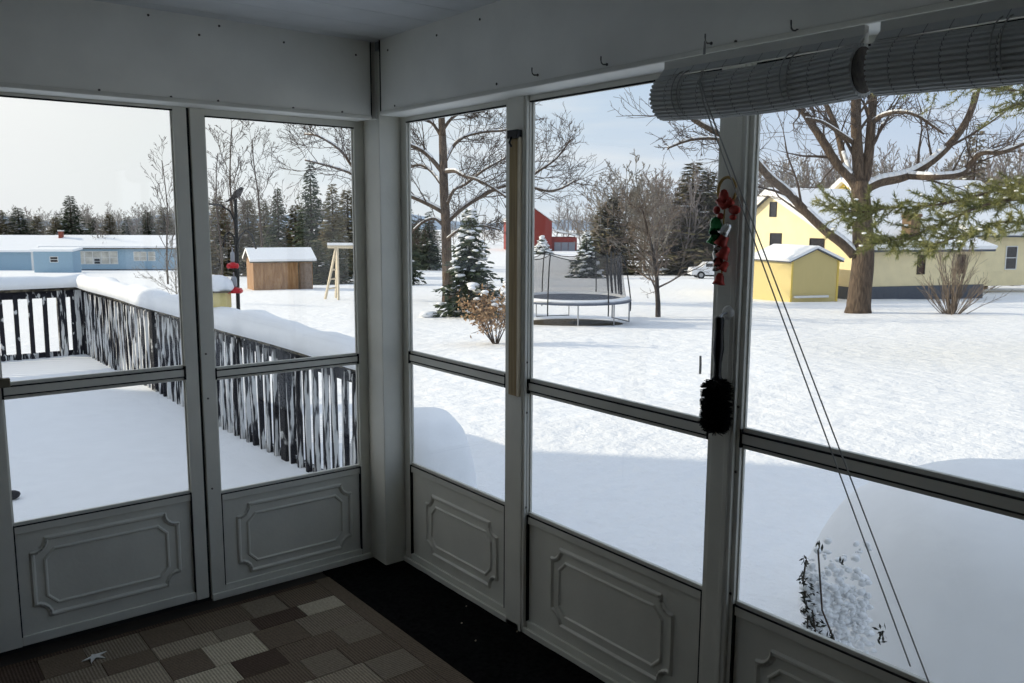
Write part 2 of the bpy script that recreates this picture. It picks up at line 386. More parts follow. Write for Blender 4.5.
# floor, ceiling, roof, other walls
floorm = mat('dark_floor', (.020, .015, .012), .7, var=.3)
struct(MB().box((-4.7, -6.1, -.12), (.06, .06, 0)).build('floor', floorm))
cm = MB(); y = .0
while y > -6.1:
    cm.box((-4.7, y - .197, 2.352), (.05, y, 2.375)); y -= .2
struct(cm.build('ceiling', mat('ceiling_board', (.68, .70, .71), .5, var=.05, bump=.05, bscale=30), bevel=.003))
struct(MB().box((-4.9, -6.3, 2.375), (.35, .35, 2.5)).build('roof', paint_b))
lowerw = mat('added_dark_brown', (.10, .075, .055), .6, var=.2, scale=6, stretch=(4, 4, .5))  # unseen lower rear walls, made dark to dim the bounce light
for nm_, a_, b_ in (('wall_back', (-4.7, -6.2), (.06, -6.1)), ('wall_side', (-4.8, -6.2), (-4.7, .06))):
    w_ = struct(MB().box((*a_, 1.25), (*b_, 2.36)).build(nm_, paint_b)); MB().box((*a_, 0), (*b_, 1.25)).build('dark_lower_wall', lowerw, w_)
struct(MB().box((-4.7, .0, 0), (-3.30, .06, 2.05)).build('wall_left_end', paint_b))
struct(MB().box((0, -6.1, 0), (.06, -4.80, 2.05)).build('wall_right_end', paint_b))
m = MB(); m.box((.10, -.012, .0), (6, .0, .03)); struct(m.build('baseboard_right', paint, bevel=.003, mapf=mB))
struct(MB().box((-.866, -.010, .0), (-.1, .0, .03)).build('baseboard_left', paint, bevel=.003))
struct(MB().box((-4.7, -.5, -1.4), (.05, -.05, -.12)).build('foundation', found))
# unseen building added left of the deck to shade deck and near yard
blockm = mat('shade_block_grey', (.5, .5, .5), .8, var=.05)
hw = MB(); hw.prism([(10.6, -1.5), (16, -1.5), (16, 9.6), (13.3, 11), (10.6, 9.6)], -26, -8.7)
struct(hw.build('shade_block', blockm))

# ------------------------------------------------------------------ rug and mat
rug = MB()
RX0, RX1, RY1, RY0 = -3.4, -.375, -.095, -3.0
rugm = bpy.data.materials.new('patch_rug'); rugm.use_nodes = True; t = rugm.node_tree; b = t.nodes['Principled BSDF']; b.inputs['Roughness'].default_value = .95; b.inputs['Specular IOR Level'].default_value = .05
at = t.nodes.new('ShaderNodeAttribute'); at.attribute_name = 'patch'; ps = t.nodes.new('ShaderNodeNewGeometry')
sp = t.nodes.new('ShaderNodeSeparateXYZ'); t.links.new(ps.outputs['Position'], sp.inputs[0])
sc_ = t.nodes.new('ShaderNodeSeparateColor'); t.links.new(at.outputs['Color'], sc_.inputs[0])
mxc = t.nodes.new('ShaderNodeMix'); mxc.data_type = 'FLOAT'; t.links.new(sc_.outputs[1], mxc.inputs[0]); t.links.new(sp.outputs['X'], mxc.inputs[2]); t.links.new(sp.outputs['Y'], mxc.inputs[3])
w1 = t.nodes.new('ShaderNodeMath'); w1.operation = 'MULTIPLY'; t.links.new(mxc.outputs[0], w1.inputs[0]); w1.inputs[1].default_value = 2 * math.pi / .011
w2 = t.nodes.new('ShaderNodeMath'); w2.operation = 'SINE'; t.links.new(w1.outputs[0], w2.inputs[0])
cr = t.nodes.new('ShaderNodeValToRGB'); t.links.new(sc_.outputs[0], cr.inputs[0]); cr.color_ramp.interpolation = 'CONSTANT'
ramp_set(cr, [(0, (.075, .053, .040)), (.2, (.13, .10, .072)), (.4, (.18, .148, .11)), (.6, (.25, .21, .155)), (.8, (.36, .315, .235))])
nz = t.nodes.new('ShaderNodeTexNoise'); nz.inputs['Scale'].default_value = 160; t.links.new(ps.outputs['Position'], nz.inputs['Vector'])
mm = t.nodes.new('ShaderNodeMath'); mm.operation = 'MULTIPLY_ADD'; t.links.new(w2.outputs[0], mm.inputs[0]); mm.inputs[1].default_value = .30; mm.inputs[2].default_value = .6
m2 = t.nodes.new('ShaderNodeMath'); m2.operation = 'ADD'; t.links.new(mm.outputs[0], m2.inputs[0]); t.links.new(nz.outputs[0], m2.inputs[1])
ml = t.nodes.new('ShaderNodeVectorMath'); ml.operation = 'SCALE'; t.links.new(cr.outputs[0], ml.inputs[0]); t.links.new(m2.outputs[0], ml.inputs['Scale'])
t.links.new(ml.outputs[0], b.inputs['Base Color'])
bpn = t.nodes.new('ShaderNodeBump'); bpn.inputs['Distance'].default_value = .004; bpn.inputs['Strength'].default_value = .7; t.links.new(m2.outputs[0], bpn.inputs['Height']); t.links.new(bpn.outputs[0], b.inputs['Normal'])
random.seed(7)
cols = []
def patch(x0, x1, y0, y1, c, rib):
    o = .0017
    rug.box((x0 + o, y0 + o, .0), (x1 - o, y1 - o, .010 + .0015 * random.random())); cols.append((c, rib))
# border strip, then rows of blocks running across (along x), staggered
patch(RX1 - .07, RX1, RY0, RY1, .25, 1)
patch(RX0, RX1 - .07, RY1 - .03, RY1, .15, 0)
yy = RY1 - .03; row = 0
first = {0: [.25, .45, .25, .25, .45, .25], 1: [.9, .05, .45, .7, .25, .45, .05], 2: [.45, .25, .9, .25, .7, .25], 3: [.45, .25, .05, .9, .45, .25]}
while yy > RY0 + .1:
    hgt = (.16, .11, .17, .14, .15)[row % 5]; xx = RX1 - .07; k = 0
    while xx > RX0 + .02:
        wd_ = min((.20, .15, .23, .17)[(k + row * 3) % 4], xx - RX0)
        c = first[row][k] if row in first and k < len(first[row]) else random.choice([.05, .25, .25, .45, .45, .7, .9])
        patch(xx - wd_, xx, max(RY0, yy - hgt), yy, c, (k + row) % 2); xx -= wd_; k += 1
    yy -= hgt; row += 1
ro = rug.build('area_rug', rugm)
ca = ro.data.color_attributes.new('patch', 'FLOAT_COLOR', 'CORNER')
vals = []
for p in ro.data.polygons:
    c, rb = cols[p.vertices[0] // 8]
    for _ in p.vertices: vals += [c, float(rb), 0, 1]
ca.data.foreach_set('color', vals)
tag(ro, 'brown and tan patchwork rug of ribbed blocks on the porch floor', 'rug')
matm = mat('black_pile', (.013, .013, .013), 1.0, var=.5, scale=60, bump=1, bscale=300, spec=.02)
mb_ = MB(); nx, ny = 12, 60; vv = []
for i in range(nx + 1):
    for j in range(ny + 1): vv.append((-.37 + .36 * i / nx, -.02 - 2.9 * j / ny, .007 + .0025 * random.random()))
ff = [(i * (ny + 1) + j, (i + 1) * (ny + 1) + j, (i + 1) * (ny + 1) + j + 1, i * (ny + 1) + j + 1) for i in range(nx) for j in range(ny)]
mb_.add(vv, ff); mb_.box((-.37, -2.92, 0), (-.01, -.02, .006))
bm_ = mb_.build('floor_mat', matm); tag(bm_, 'long black mat on the floor along the right-hand wall', 'mat')
# crumbs of lint on the mat
for i, (x, y_) in enumerate(((-.16, -.83), (-.06, -.72), (-.03, -1.02), (-.2, -.98))):
    c = MB(); c.ball((0, 0, .003), (.004, .003, .003), 6, 4)
    o = c.build('lint_speck', palew); o.location = (x, y_, .0095)
    tag(o, 'tiny pale fleck of debris lying on the black mat', 'debris', 'pale flecks on the black mat')
# dry leaf on the rug
lf = MB(); pts = []; rr = [.052, .016, .04, .015, .046, .017, .038, .014, .048, .016]
for k, r_ in enumerate(rr): a = 2 * math.pi * k / 10; pts.append((r_ * math.cos(a), r_ * math.sin(a) * .8, .004 + .006 * (k % 2)))
lf.add([(0, 0, .010)] + pts + [(0, 0, .004)] + [(p[0], p[1], p[2] - .003) for p in pts], [(0, 1 + k, 1 + (k + 1) % 10) for k in range(10)] + [(11, 12 + (k + 1) % 10, 12 + k) for k in range(10)] + [(1 + k, 12 + k, 12 + (k + 1) % 10, 1 + (k + 1) % 10) for k in range(10)])
o = lf.build('dry_leaf', mat('pale_leaf', (.62, .62, .60), .8, var=.1)); o.location = (-1.375, -.235, .010); o.rotation_euler.z = .5
tag(o, 'pale star-shaped dry leaf lying on the rug by the door', 'leaf')

# ------------------------------------------------------------------ things on the posts and header
st = thing('wooden_stick', 'long flat wooden stick hung upright on the first post of the right-hand wall', 'stick', (-.016, -.979, 0))
stm = mat('varnished_stick', (.25, .17, .065), .5, col2=(.34, .24, .10), lo=.4, hi=.6, scale=12, stretch=(8, 8, .4))
MB().box((-.012, -.028, .945), (.0, .024, 1.90)).build('stick', stm, st, bevel=.002)
MB().box((-.014, -.034, .945), (.002, -.028, 1.90)).build('edge_strip', palew, st)
c = MB(); c.box((-.022, -.034, 1.895), (.003, .026, 1.925)); c.tube([(-.02, 0, 1.90), (-.03, 0, 1.88), (-.02, 0, 1.865)], .005, 6); c.build('clip', blackp, st, bevel=.004)

# brush
br = thing('round_brush', 'black round bristle brush with a long handle hanging on the wide post', 'brush', (-.045, -1.945, 0))
def tz(z): return -(1.34 - z) * .02 + .0
MB().lathe([(.009, 1.335), (.014, 1.33), (.013, 1.29), (.016, 1.24), (.011, 1.20), (.012, 1.165), (.017, 1.155)], 12).build('handle', blackp, br, smooth=True)
MB().lathe([(.010, 1.155), (.012, 1.15), (.011, 1.01), (.003, 1.0)], 10).build('core', blackp, br)
b_ = MB(); random.seed(3)
for k in range(1500):
    z = 1.0 + .152 * random.random(); a = random.uniform(0, 2 * math.pi); e = min(1, (z - .995) / .03, (1.157 - z) / .02)
    r_ = (.043 + random.uniform(-.004, .006)) * (.6 + .4 * e); dx, dy = math.cos(a), math.sin(a)
    b_.tube([(dx * .009, dy * .009, z), (dx * r_, dy * r_, z + random.uniform(-.006, .002))], [.0018, .0010], 3, cap=False)
b_.build('bristles', blackp, br)
hk = thing('wall_hook', 'round white screw hook holding the black brush on the wide post', 'hook', (-.012, -1.952, 1.345))
MB().lathe([(.020, 0), (.020, -.006), (.012, -.012)], 14, (0, 0, 0), (1, 0, 0)).build('plate', whitet, hk, smooth=True)
MB().tube([(-.01, 0, .0), (-.03, 0, -.002), (-.04, 0, -.01), (-.038, 0, -.02), (-.033, 0, -.005)], .0035, 8).build('shank', steel, hk)

# bell ornament
bl = thing('bell_ornament', 'hanging string of red, green and silver bells below a gold ring', 'ornament', (-.035, -1.945, 0))
bl.rotation_euler.z = 0
gold = mat('gold_ring', (.30, .20, .07), .4, metal=.5, var=.2); redc = mat('red_foil', (.30, .035, .025), .35, var=.5, scale=60, metal=.3)
greenc = mat('green_foil', (.02, .16, .045), .25, var=.2, metal=.4); silv = mat('silver_foil', (.6, .6, .58), .25, metal=.8, var=.1)
ring = [(0, .030 * math.cos(a), 1.685 + .037 * math.sin(a)) for a in [i * 2 * math.pi / 20 for i in range(21)]]
MB().tube(ring, .0045, 8, cap=False).build('ring', gold, bl, smooth=True)
rb = MB()
for yy_, zz, ry_, rz2 in ((.026, 1.632, .012, .012), (-.034, 1.632, .020, .013), (.004, 1.668, .017, .022), (-.016, 1.652, .010, .016), (-.030, 1.612, .012, .008), (.012, 1.615, .010, .010)):
    rb.ball((-.008, yy_, zz), (.008, ry_, rz2), 9, 6)
rb.tube([(-.012, .02, 1.66), (-.012, .0, 1.64), (-.012, -.03, 1.655)], .009, 6)
rb.build('ribbon_bow', redc, bl, smooth=True)
def bell(y_, z, r_, m_, tilt):
    p = MB(); p.lathe([(r_ * .15, r_ * 1.1), (r_ * .5, r_ * 1.0), (r_ * .75, r_ * .5), (r_ * .85, -.3 * r_), (r_ * 1.15, -r_ * .9), (r_ * 1.05, -r_ * .95), (r_ * .7, -.2 * r_)], 14, (-.014, y_, z), (.2, tilt, 1))
    p.build('bell', m_, bl, smooth=True)
for a in ((.022, 1.590, .021, greenc, .4), (.024, 1.553, .018, greenc, -.3), (-.012, 1.58, .017, silv, -.6), (.014, 1.538, .015, silv, .8), (-.004, 1.55, .018, redc, -.4), (.016, 1.505, .014, silv, .7), (-.01, 1.515, .017, redc, -.5),
          (.006, 1.49, .014, redc, .1), (.016, 1.477, .012, silv, .5), (-.012, 1.478, .013, redc, -.6), (.003, 1.44, .016, redc, 0)): bell(*a)
MB().tube([(-.006, 0, 1.66), (-.006, .004, 1.55), (-.006, .002, 1.45)], .0025, 6).build('string', gold, bl)

# header hooks
hk_lab = ['small steel cup hook on the header nearest the wooden stick', 'small steel cup hook on the header just left of the roll blinds',
          'small steel cup hook on the header above the left roll blind, carrying the blind cord', 'small steel cup hook on the header above the middle of the left roll blind', 'small steel cup hook on the header above the right roll blind']
for (y_, z), lab in zip(((-1.225, 2.085), (-1.549, 2.075), (-1.941, 2.076), (-2.2, 2.066), (-2.57, 2.066)), hk_lab):
    p = MB(); p.tube([(0, 0, -.008), (-.016, 0, -.010), (-.023, 0, -.006), (-.025, 0, .004), (-.023, .002, .013)], .0021, 8)
    p.tube([(-.001, 0, -.008), (.003, 0, -.008)], .0045, 8)
    o = p.build('cup_hook', screwm, smooth=True); o.location = (-.121, y_, z); tag(o, lab, 'hook', 'cup hooks on the header')

# roll blinds
blm = bpy.data.materials.new('blind_slats'); blm.use_nodes = True; t = blm.node_tree; b = t.nodes['Principled BSDF']; b.inputs['Roughness'].default_value = .6
oc = t.nodes.new('ShaderNodeTexCoord'); b.inputs['Base Color'].default_value = (.52, .54, .54, 1)
sp = t.nodes.new('ShaderNodeSeparateXYZ'); t.links.new(oc.outputs['Object'], sp.inputs[0])
w1 = t.nodes.new('ShaderNodeMath'); w1.operation = 'MULTIPLY'; w1.inputs[1].default_value = 1 / .052; t.links.new(sp.outputs['Y'], w1.inputs[0])
w2 = t.nodes.new('ShaderNodeMath'); w2.operation = 'FRACT'; t.links.new(w1.outputs[0], w2.inputs[0])
w3 = t.nodes.new('ShaderNodeMath'); w3.operation = 'LESS_THAN'; w3.inputs[1].default_value = .045; t.links.new(w2.outputs[0], w3.inputs[0])
mxn = t.nodes.new('ShaderNodeMixRGB'); t.links.new(w3.outputs[0], mxn.inputs[0]); mxn.inputs[1].default_value = (.56, .57, .55, 1); mxn.inputs[2].default_value = (.27, .27, .26, 1); t.links.new(mxn.outputs[0], b.inputs['Base Color'])
def blind(label, ya, yb, zc, xc, cordy):
    bd = thing('roll_blind', label, 'blind', (xc, ya, zc))
    r0 = .056; n = 30; v = []; f = []; ln = yb - ya
    # spiral of thin rounded slats: saw-tooth rim
    prof = []
    for k in range(n):
        for q, rr_ in ((.06, -.0065), (.28, 0), (.72, 0), (.94, -.0065)):
            a = 2 * math.pi * (k + q) / n; R_ = r0 + rr_ + .003 * k / n; prof.append((R_ * math.cos(a), R_ * math.sin(a)))
    inner = [(x * .75, z * .75) for x, z in prof]; m_ = len(prof); segs = 10
    for i in range(segs + 1):
        y_ = ln * i / segs; sag = -.010 * math.sin(math.pi * i / segs)
        v += [(x, y_, z + sag) for x, z in prof]
    for i in range(segs):
        for j in range(m_): f.append((i * m_ + j, i * m_ + (j + 1) % m_, (i + 1) * m_ + (j + 1) % m_, (i + 1) * m_ + j))
    e = len(v); v += [(x, 0, z) for x, z in inner] + [(x, ln, z) for x, z in inner]
    for j in range(m_):
        j2 = (j + 1) % m_; f.append((j, e + j, e + j2, j2)); q = segs * m_; f.append((q + j, q + j2, e + m_ + j2, e + m_ + j))
    f.append(tuple(e + j for j in range(m_))); f.append(tuple(e + m_ + j for j in range(m_))[::-1])
    p = MB(); p.add(v, f); p.build('roll', blm, bd)
    sp_ = MB()
    for yy_ in (0, ln):
        for R_ in (.046, .035, .023):
            sp_.tube([(R_ * math.cos(a), yy_, R_ * math.sin(a)) for a in [i * 2 * math.pi / 16 for i in range(17)]], .003, 5, cap=False)
        sp_.build('rolled_edge', MATS.get('bamboo_edge') or mat('bamboo_edge', (.13, .11, .085), .7, var=.4, scale=60), bd); sp_ = MB()
    for yy_, n_y in ((-.0015 if ln > 0 else .0015, 0), (ln - .0015 if ln < 0 else ln + .0015, 0)):
        MB().lathe([(.001, -.001), (.049, -.001), (.049, .001), (.001, .001)], 24, (0, yy_, 0), (0, 1, 0)).build('roll_end', MATS['bamboo_edge'], bd)
    MB().box((-.004, 0, .058), (.016, ln, .095)).build('head_rail', paint, bd, bevel=.003)
    MB().slab([(-.02, 0, .052), (-.02, ln, .052), (.012, ln, .085), (.012, 0, .085)], .003).build('slat_sheet', blm, bd)
    cg = MATS.get('cord_grey') or mat('cord_grey', (.35, .35, .33), .8, var=.1)
    for cy in cordy:
        for d_ in (0, -.018):
            MB().tube([(.01, cy + d_, .09)] + [((r0 + .006) * math.cos(a), cy + d_, (r0 + .006) * math.sin(a)) for a in [math.radians(100 + 20 * i) for i in range(9)]], .0016, 5).build('lift_cord', cg, bd)
    return bd
b1 = blind('rolled-up slatted white blind on the right-hand header, the left one, with loose pull cords', -1.865, -2.432, 1.925, -.215, (-.08, -.40))
b2 = blind('rolled-up slatted white blind on the right-hand header, the right one, cut by the picture edge', -2.466, -3.35, 1.925, -.215, (-.25, -.62))
o1 = Vector(b1.location)
c = MB()
def rel(p): return tuple(Vector(p) - o1)
for a, bq, e in (((-.147, -1.940, 2.070), (-.279, -2.052, 1.890), (-.10, -2.575, .575)), ((-.147, -1.944, 2.070), (-.279, -2.062, 1.890), (-.10, -2.625, .545))):
    pts = [rel(a), rel((-.218, a[1] - .055, 1.987)), rel((-.272, a[1] - .09, 1.945)), rel(bq)]
    for k in range(1, 9):
        t_ = k / 8; pts.append(rel((bq[0] + (e[0] - bq[0]) * t_, bq[1] + (e[1] - bq[1]) * t_, bq[2] + (e[2] - bq[2]) * t_)))
    MB().tube(pts, .0019, 6).build('pull_cord', MATS['cord_grey'], b1)

# ------------------------------------------------------------------ deck
dk = struct(empty('deck'))
MB().box((-9, .06, -.42), (.62, 9.12, -.30)).build('boards', railwood, dk)
m = MB()
for x in (-4, -1.5, .5):
    for y_ in (.3, 4.5, 8.9): m.box((x - .06, y_ - .06, -2.5), (x + .06, y_ + .06, -.42))
m.build('footing_post', railwood, dk)
def sheet(x0, x1, y0, y1, nx_, ny_, zf, thick):
    v = []; f = []
    for i in range(nx_ + 1):
        for j in range(ny_ + 1):
            x = x0 + (x1 - x0) * i / nx_; y_ = y0 + (y1 - y0) * j / ny_; v.append((x, y_, zf(x, y_)))
    n_ = len(v); v += [(a, b, thick) for a, b, c_ in v]
    q = ny_ + 1
    for i in range(nx_):
        for j in range(ny_):
            f.append((i * q + j, (i + 1) * q + j, (i + 1) * q + j + 1, i * q + j + 1)); f.append(tuple(n_ + k for k in (i * q + j, i * q + j + 1, (i + 1) * q + j + 1, (i + 1) * q + j)))
    for i in range(nx_): f.append((i * q, n_ + i * q, n_ + (i + 1) * q, (i + 1) * q)); f.append((i * q + ny_, (i + 1) * q + ny_, n_ + (i + 1) * q + ny_, n_ + i * q + ny_))
    for j in range(ny_): f.append((j, j + 1, n_ + j + 1, n_ + j)); f.append((nx_ * q + j, n_ + nx_ * q + j, n_ + nx_ * q + j + 1, nx_ * q + j + 1))
    return v, f
def dz(x, y_): return -.20 + .012 * math.sin(x * 1.7 + y_ * .6) + .012 * math.sin(y_ * 1.3 - x * .5) + .015 * math.exp(-((x + 1.52) ** 2 + (y_ - .95) ** 2) / .02)
p = MB(); p.add(*sheet(-9, .60, .06, 9.1, 60, 60, dz, -.31)); p.build('snow_cover', snow_s, dk, smooth=False)
def railing(label, axis_, a0, a1, fixed, posts, sp_):
    rt = thing('deck_railing', label, 'railing', (fixed, a0, -.2) if axis_ == 'y' else (a0, fixed, -.2))
    def mp_(a, c_, z): return (c_, a - a0, z) if axis_ == 'y' else (a - a0, c_, z)
    def bx(a, b, c0, c1, z0, z1): return MB().box(mp_(a, c0, z0), mp_(b, c1, z1))
    bx(a0 - .06, a1 + .06, -.075, .075, .86, .90).build('top_rail', railwood, rt, bevel=.006)
    bx(a0, a1, -.02, .02, .765, .858).build('upper_rail', darkwood, rt)
    bx(a0, a1, -.012, .028, -.02, .05).build('lower_rail', oldwood, rt)
    proto = bx(a0 + .0 - .045 - a0 + a0, a0 + .045, -.045, .045, -.12, .86)
    for pz in posts:
        bx(pz - .05, pz + .05, -.05, .05, -.12, .86).build('post', oldwood if axis_ != 'y' else mat('dark_post', (.018, .018, .022), .85, col2=(.5, .5, .48), lo=.60, hi=.66, scale=7, bump=.3), rt, bevel=.005)
    k = a0 + sp_ * .5; bal = None
    random.seed(5)
    while k < a1:
        if min(abs(k - pz) for pz in posts) > .075:
            if bal is None:
                bal = MB().box((-.019, -.036, -.08) if axis_ == 'y' else (-.026, -.02, -.08), (.019, .001, .83) if axis_ == 'y' else (.026, .02, .83)).build('baluster', oldwood if axis_ == 'y' else darkwood, rt, bevel=.003); o = bal
                bal.location = mp_(k, -.03, 0)
            else:
                o = bal.copy(); COL.objects.link(o); o.parent = rt
            o.location = mp_(k, -.03, 0); o.rotation_euler = (random.uniform(-.012, .012), random.uniform(-.012, .012), 0)
        k += sp_
    # snow cushion lying on the rail
    v = []; f = []; n_ = 40; m_ = 9
    for i in range(n_ + 1):
        a = a0 - .09 + (a1 - a0 + .18) * i / n_; e = min(1, i / (6 if axis_ == 'y' else 1.0) + .12, (n_ - i) / 1.5 + .8)
        hh = (.17 + .02 * math.sin(i * .8) + .012 * math.sin(i * 1.9 + 1)) * e ** .5; ww = .135 + .012 * math.sin(i * .55 + 1)
        for j in range(m_):
            th = math.pi * j / (m_ - 1); x = ww * math.cos(th); zz = .9 + hh * (math.sin(th) ** .55 if math.sin(th) > 1e-6 else 0)
            v.append(mp_(a, x, zz))
    for i in range(n_):
        for j in range(m_ - 1): f.append((i * m_ + j, i * m_ + j + 1, (i + 1) * m_ + j + 1, (i + 1) * m_ + j))
        f.append((i * m_, (i + 1) * m_, (i + 1) * m_ + m_ - 1, i * m_ + m_ - 1))
    f.append(tuple(range(m_))); f.append(tuple(n_ * m_ + j for j in range(m_)))
    p = MB(); p.add(v, f); p.build('snow_cap', snow_s, rt, smooth=True)
    return rt
railing('peeling deck railing with thick snow cap running away from the porch corner', 'y', 1.0, 9.04, .55, (1.05, 2.45, 5.78, 8.98), .142)
railing('far peeling deck railing facing the porch, dark slats against bright snow', 'x', -7.0, .49, 9.04, (-6.9, -3.3, .26, .465), .166)
# dark lump poking out of the deck snow by the door
o = MB().ball((0, 0, 0), (.05, .04, .03), 10, 6).build('half_buried_stone', mat('wet_stone', (.03, .03, .035), .7, var=.4, scale=40, bump=.5), smooth=True)
d_ = ray(12, 495); t_ = (CAM.z + .185) / -d_.z; o.location = CAM + d_ * t_
tag(o, 'small dark stone poking out of the deck snow outside the door', 'stone')

# ------------------------------------------------------------------ feeder pole with feeders, bird, tray box
pb = W(238, 308, 7.5); pb = Vector((max(pb.x, .80), pb.y, 0))
def onpole(u, v): # point at the pole's distance
    d = ray(u, v); s_ = ((pb - CAM).dot(FWD)) / (d.dot(FWD)); return CAM + d * s_
base = Vector((onpole(238, 300).x, onpole(238, 300).y, 0)); base.z = gz(base.x, base.y)
fp = thing('feeder_pole', 'black metal bird feeder pole with curved arms outside the deck railing', 'pole', base)
top = onpole(236, 199)
def lp(u, v): return tuple(onpole(u, v) - base)
MB().tube([(0, 0, -.1), lp(238, 300), lp(236.5, 240), lp(235.5, 199)], [.018, .018, .017, .015], 8).build('pole', blackm, fp)
for arm in (((236, 238), (235, 222), (230, 211), (220, 205), (208, 204), (198, 208), (195, 218)), ((236, 248), (234, 237), (229, 232), (225, 236), (223, 248)), ((237.5, 248), (240, 236), (246, 230), (252, 235), (256, 249))):
    MB().tube([lp(*q) for q in arm], .008, 7).build('arm', blackm, fp, smooth=True)
def feeder(u, v, label, wpx):
    c = onpole(u, v) ; c = c - FWD * .10; k = 7.3 / FPX
    ft = thing('hummingbird_feeder', label, 'bird feeder', c)
    R_ = wpx * k * .5
    MB().lathe([(R_ * .9, -.03), (R_, -.02), (R_, -.005), (R_ * .6, .012), (R_ * .25, .02)], 16).build('red_base', redp, ft, smooth=True)
    MB().lathe([(R_ * .2, .018), (R_ * .35, .03), (R_ * .35, .095), (R_ * .28, .108), (.005, .113), (.004, .152)], 14).build('bottle', mat('bottle_plastic', (.30, .31, .33), .2, var=.1, spec=.5), ft, smooth=True)
    for i in range(4):
        a = .4 + i * math.pi / 2; MB().ball((math.cos(a) * R_, math.sin(a) * R_, -.012), (.016, .016, .022), 8, 6).build('flower_port', redp, ft, smooth=True)
    MB().tube([(0, 0, .150), (.002, 0, .165), (.0, .05, .180), (0, .09, .178)], .0025, 5).build('hanger', blackm, ft)
    return ft
feeder(236.5, 264, 'upper small red feeder on the black pole', 12)
feeder(238, 288.5, 'lower larger red feeder on the black pole, just above the railing snow', 17)
# bird
bp_ = onpole(237, 199.5)
bd = MB(); rgs = []
def ringpts(c_, r_, ax, n_=10):
    az = Vector(ax).normalized(); a = az.orthogonal().normalized(); b = az.cross(a)
    return [tuple(Vector(c_) + (a * math.cos(2 * math.pi * j / n_) + b * math.sin(2 * math.pi * j / n_)) * r_) for j in range(n_)]
dirr = RGT
bv = []; spn = [(-.085, -.030, .003), (-.065, -.02, .007), (-.038, -.002, .010), (-.02, .012, .020), (.0, .026, .026), (.015, .040, .026), (.026, .054, .020), (.032, .062, .019), (.040, .070, .015), (.047, .074, .007), (.058, .072, .0015)]
for s_, h_, r_ in spn: bv += ringpts(dirr * s_ + Vector((0, 0, h_)), r_, dirr * .8 + Vector((0, 0, .6)))
bf = [(i * 10 + j, i * 10 + (j + 1) % 10, (i + 1) * 10 + (j + 1) % 10, (i + 1) * 10 + j) for i in range(len(spn) - 1) for j in range(10)]
bd.add(bv, bf + [tuple(range(10))[::-1], tuple((len(spn) - 1) * 10 + j for j in range(10))])
bird = bd.build('bird', mat('dark_feathers', (.045, .038, .035), .8, var=.4, scale=60), smooth=True); bird.location = bp_ + Vector((0, 0, .012))
tag(bird, 'small dark bird perched on top of the black feeder pole', 'bird')
lg = MB()
for s_ in (-.006, .008): MB().tube([tuple(FWD * s_ + Vector((0, 0, .012))), tuple(FWD * s_ + Vector((0, 0, -.004)))], .0018, 5).build('leg', blackm, bird)
bird.scale = (1.18,) * 3
eb = MB()
for s_ in (-1, 1): MB().ball(tuple(dirr * .040 + FWD * .0135 * s_ + Vector((0, 0, .073))), .0025, 6, 5).build('eye', blackp, bird)
# tray feeder box on the rail
ty = W(224, 305, 7.35); ty = Vector((.56, ty.y + .05, .835))
tb = thing('box_feeder', 'pale yellow wooden box feeder under a heap of snow on the railing', 'bird feeder', ty)
tb.rotation_euler.z = math.radians(-35)
lum = mat('yellow_lumber', (.66, .56, .26), .8, var=.1)
for a, b in (((-.09, -.09, 0), (.09, -.075, .14)), ((-.09, .075, 0), (.09, .09, .14)), ((-.09, -.075, 0), (-.075, .075, .14)), ((.075, -.075, 0), (.09, .075, .14))): MB().box(a, b).build('side_board', lum, tb)
MB().box((-.12, -.12, .14), (.12, .12, .155)).build('lid', railwood, tb)
MB().lathe([(.13, .155), (.14, .18), (.125, .23), (.09, .265), (.04, .285)], 18).build('snow_heap', snow_s, tb, smooth=True)

# ------------------------------------------------------------------ plants
def norm(v): return v / (np.linalg.norm(v) + 1e-12)
def wander(rng, p, d, L_, n, wob, up):
    pts = [p]; st_ = L_ / n
    for i in range(n):
        d = norm(d + rng.normal(0, wob, 3) + np.array([0, 0, up])); p = p + d * st_; pts.append(p)
    return np.array(pts)
def sub(rng, mb, pts, r0, r1, level, cnt, L_, ang=.8, wob=.16, up=.05, start=.25, rmin=.004, sides=3, snowmb=None):
    seg = len(pts) - 1
    for k in range(cnt):
        t_ = start + (1 - start) * (k + rng.random()) / cnt; x = min(t_ * seg, seg - 1e-3); i = int(x); f_ = x - i
        p = pts[i] * (1 - f_) + pts[i + 1] * f_; tg = norm(pts[i + 1] - pts[i]); q = norm(np.cross(tg, rng.normal(0, 1, 3)))
        a = ang * (.6 + .7 * rng.random()); d = norm(tg * math.cos(a) + q * math.sin(a) + np.array([0, 0, up]))
        l = L_ * (.5 + .8 * rng.random()) * (1.15 - .55 * t_); rb = max(rmin, (r0 + (r1 - r0) * t_) * .36)
        c_ = wander(rng, p, d, l, 4 if level > 1 else 3, wob, up)
        mb.tube(c_, np.linspace(rb, rmin * .75, len(c_)), sides if level < 2 else sides + 1, cap=False)
        if level > 1: sub(rng, mb, c_, rb, rb * .35, level - 1, max(3, int(cnt * .62)), l * .55, ang, wob, up, .2, rmin, 3)
def pxlimb(l, D):
    out = []
    for q in l:
        dd = q[2] if len(q) > 2 else 0
        out.append(np.array(tuple(W(q[0], q[1], D + dd))))
    return np.array(out)
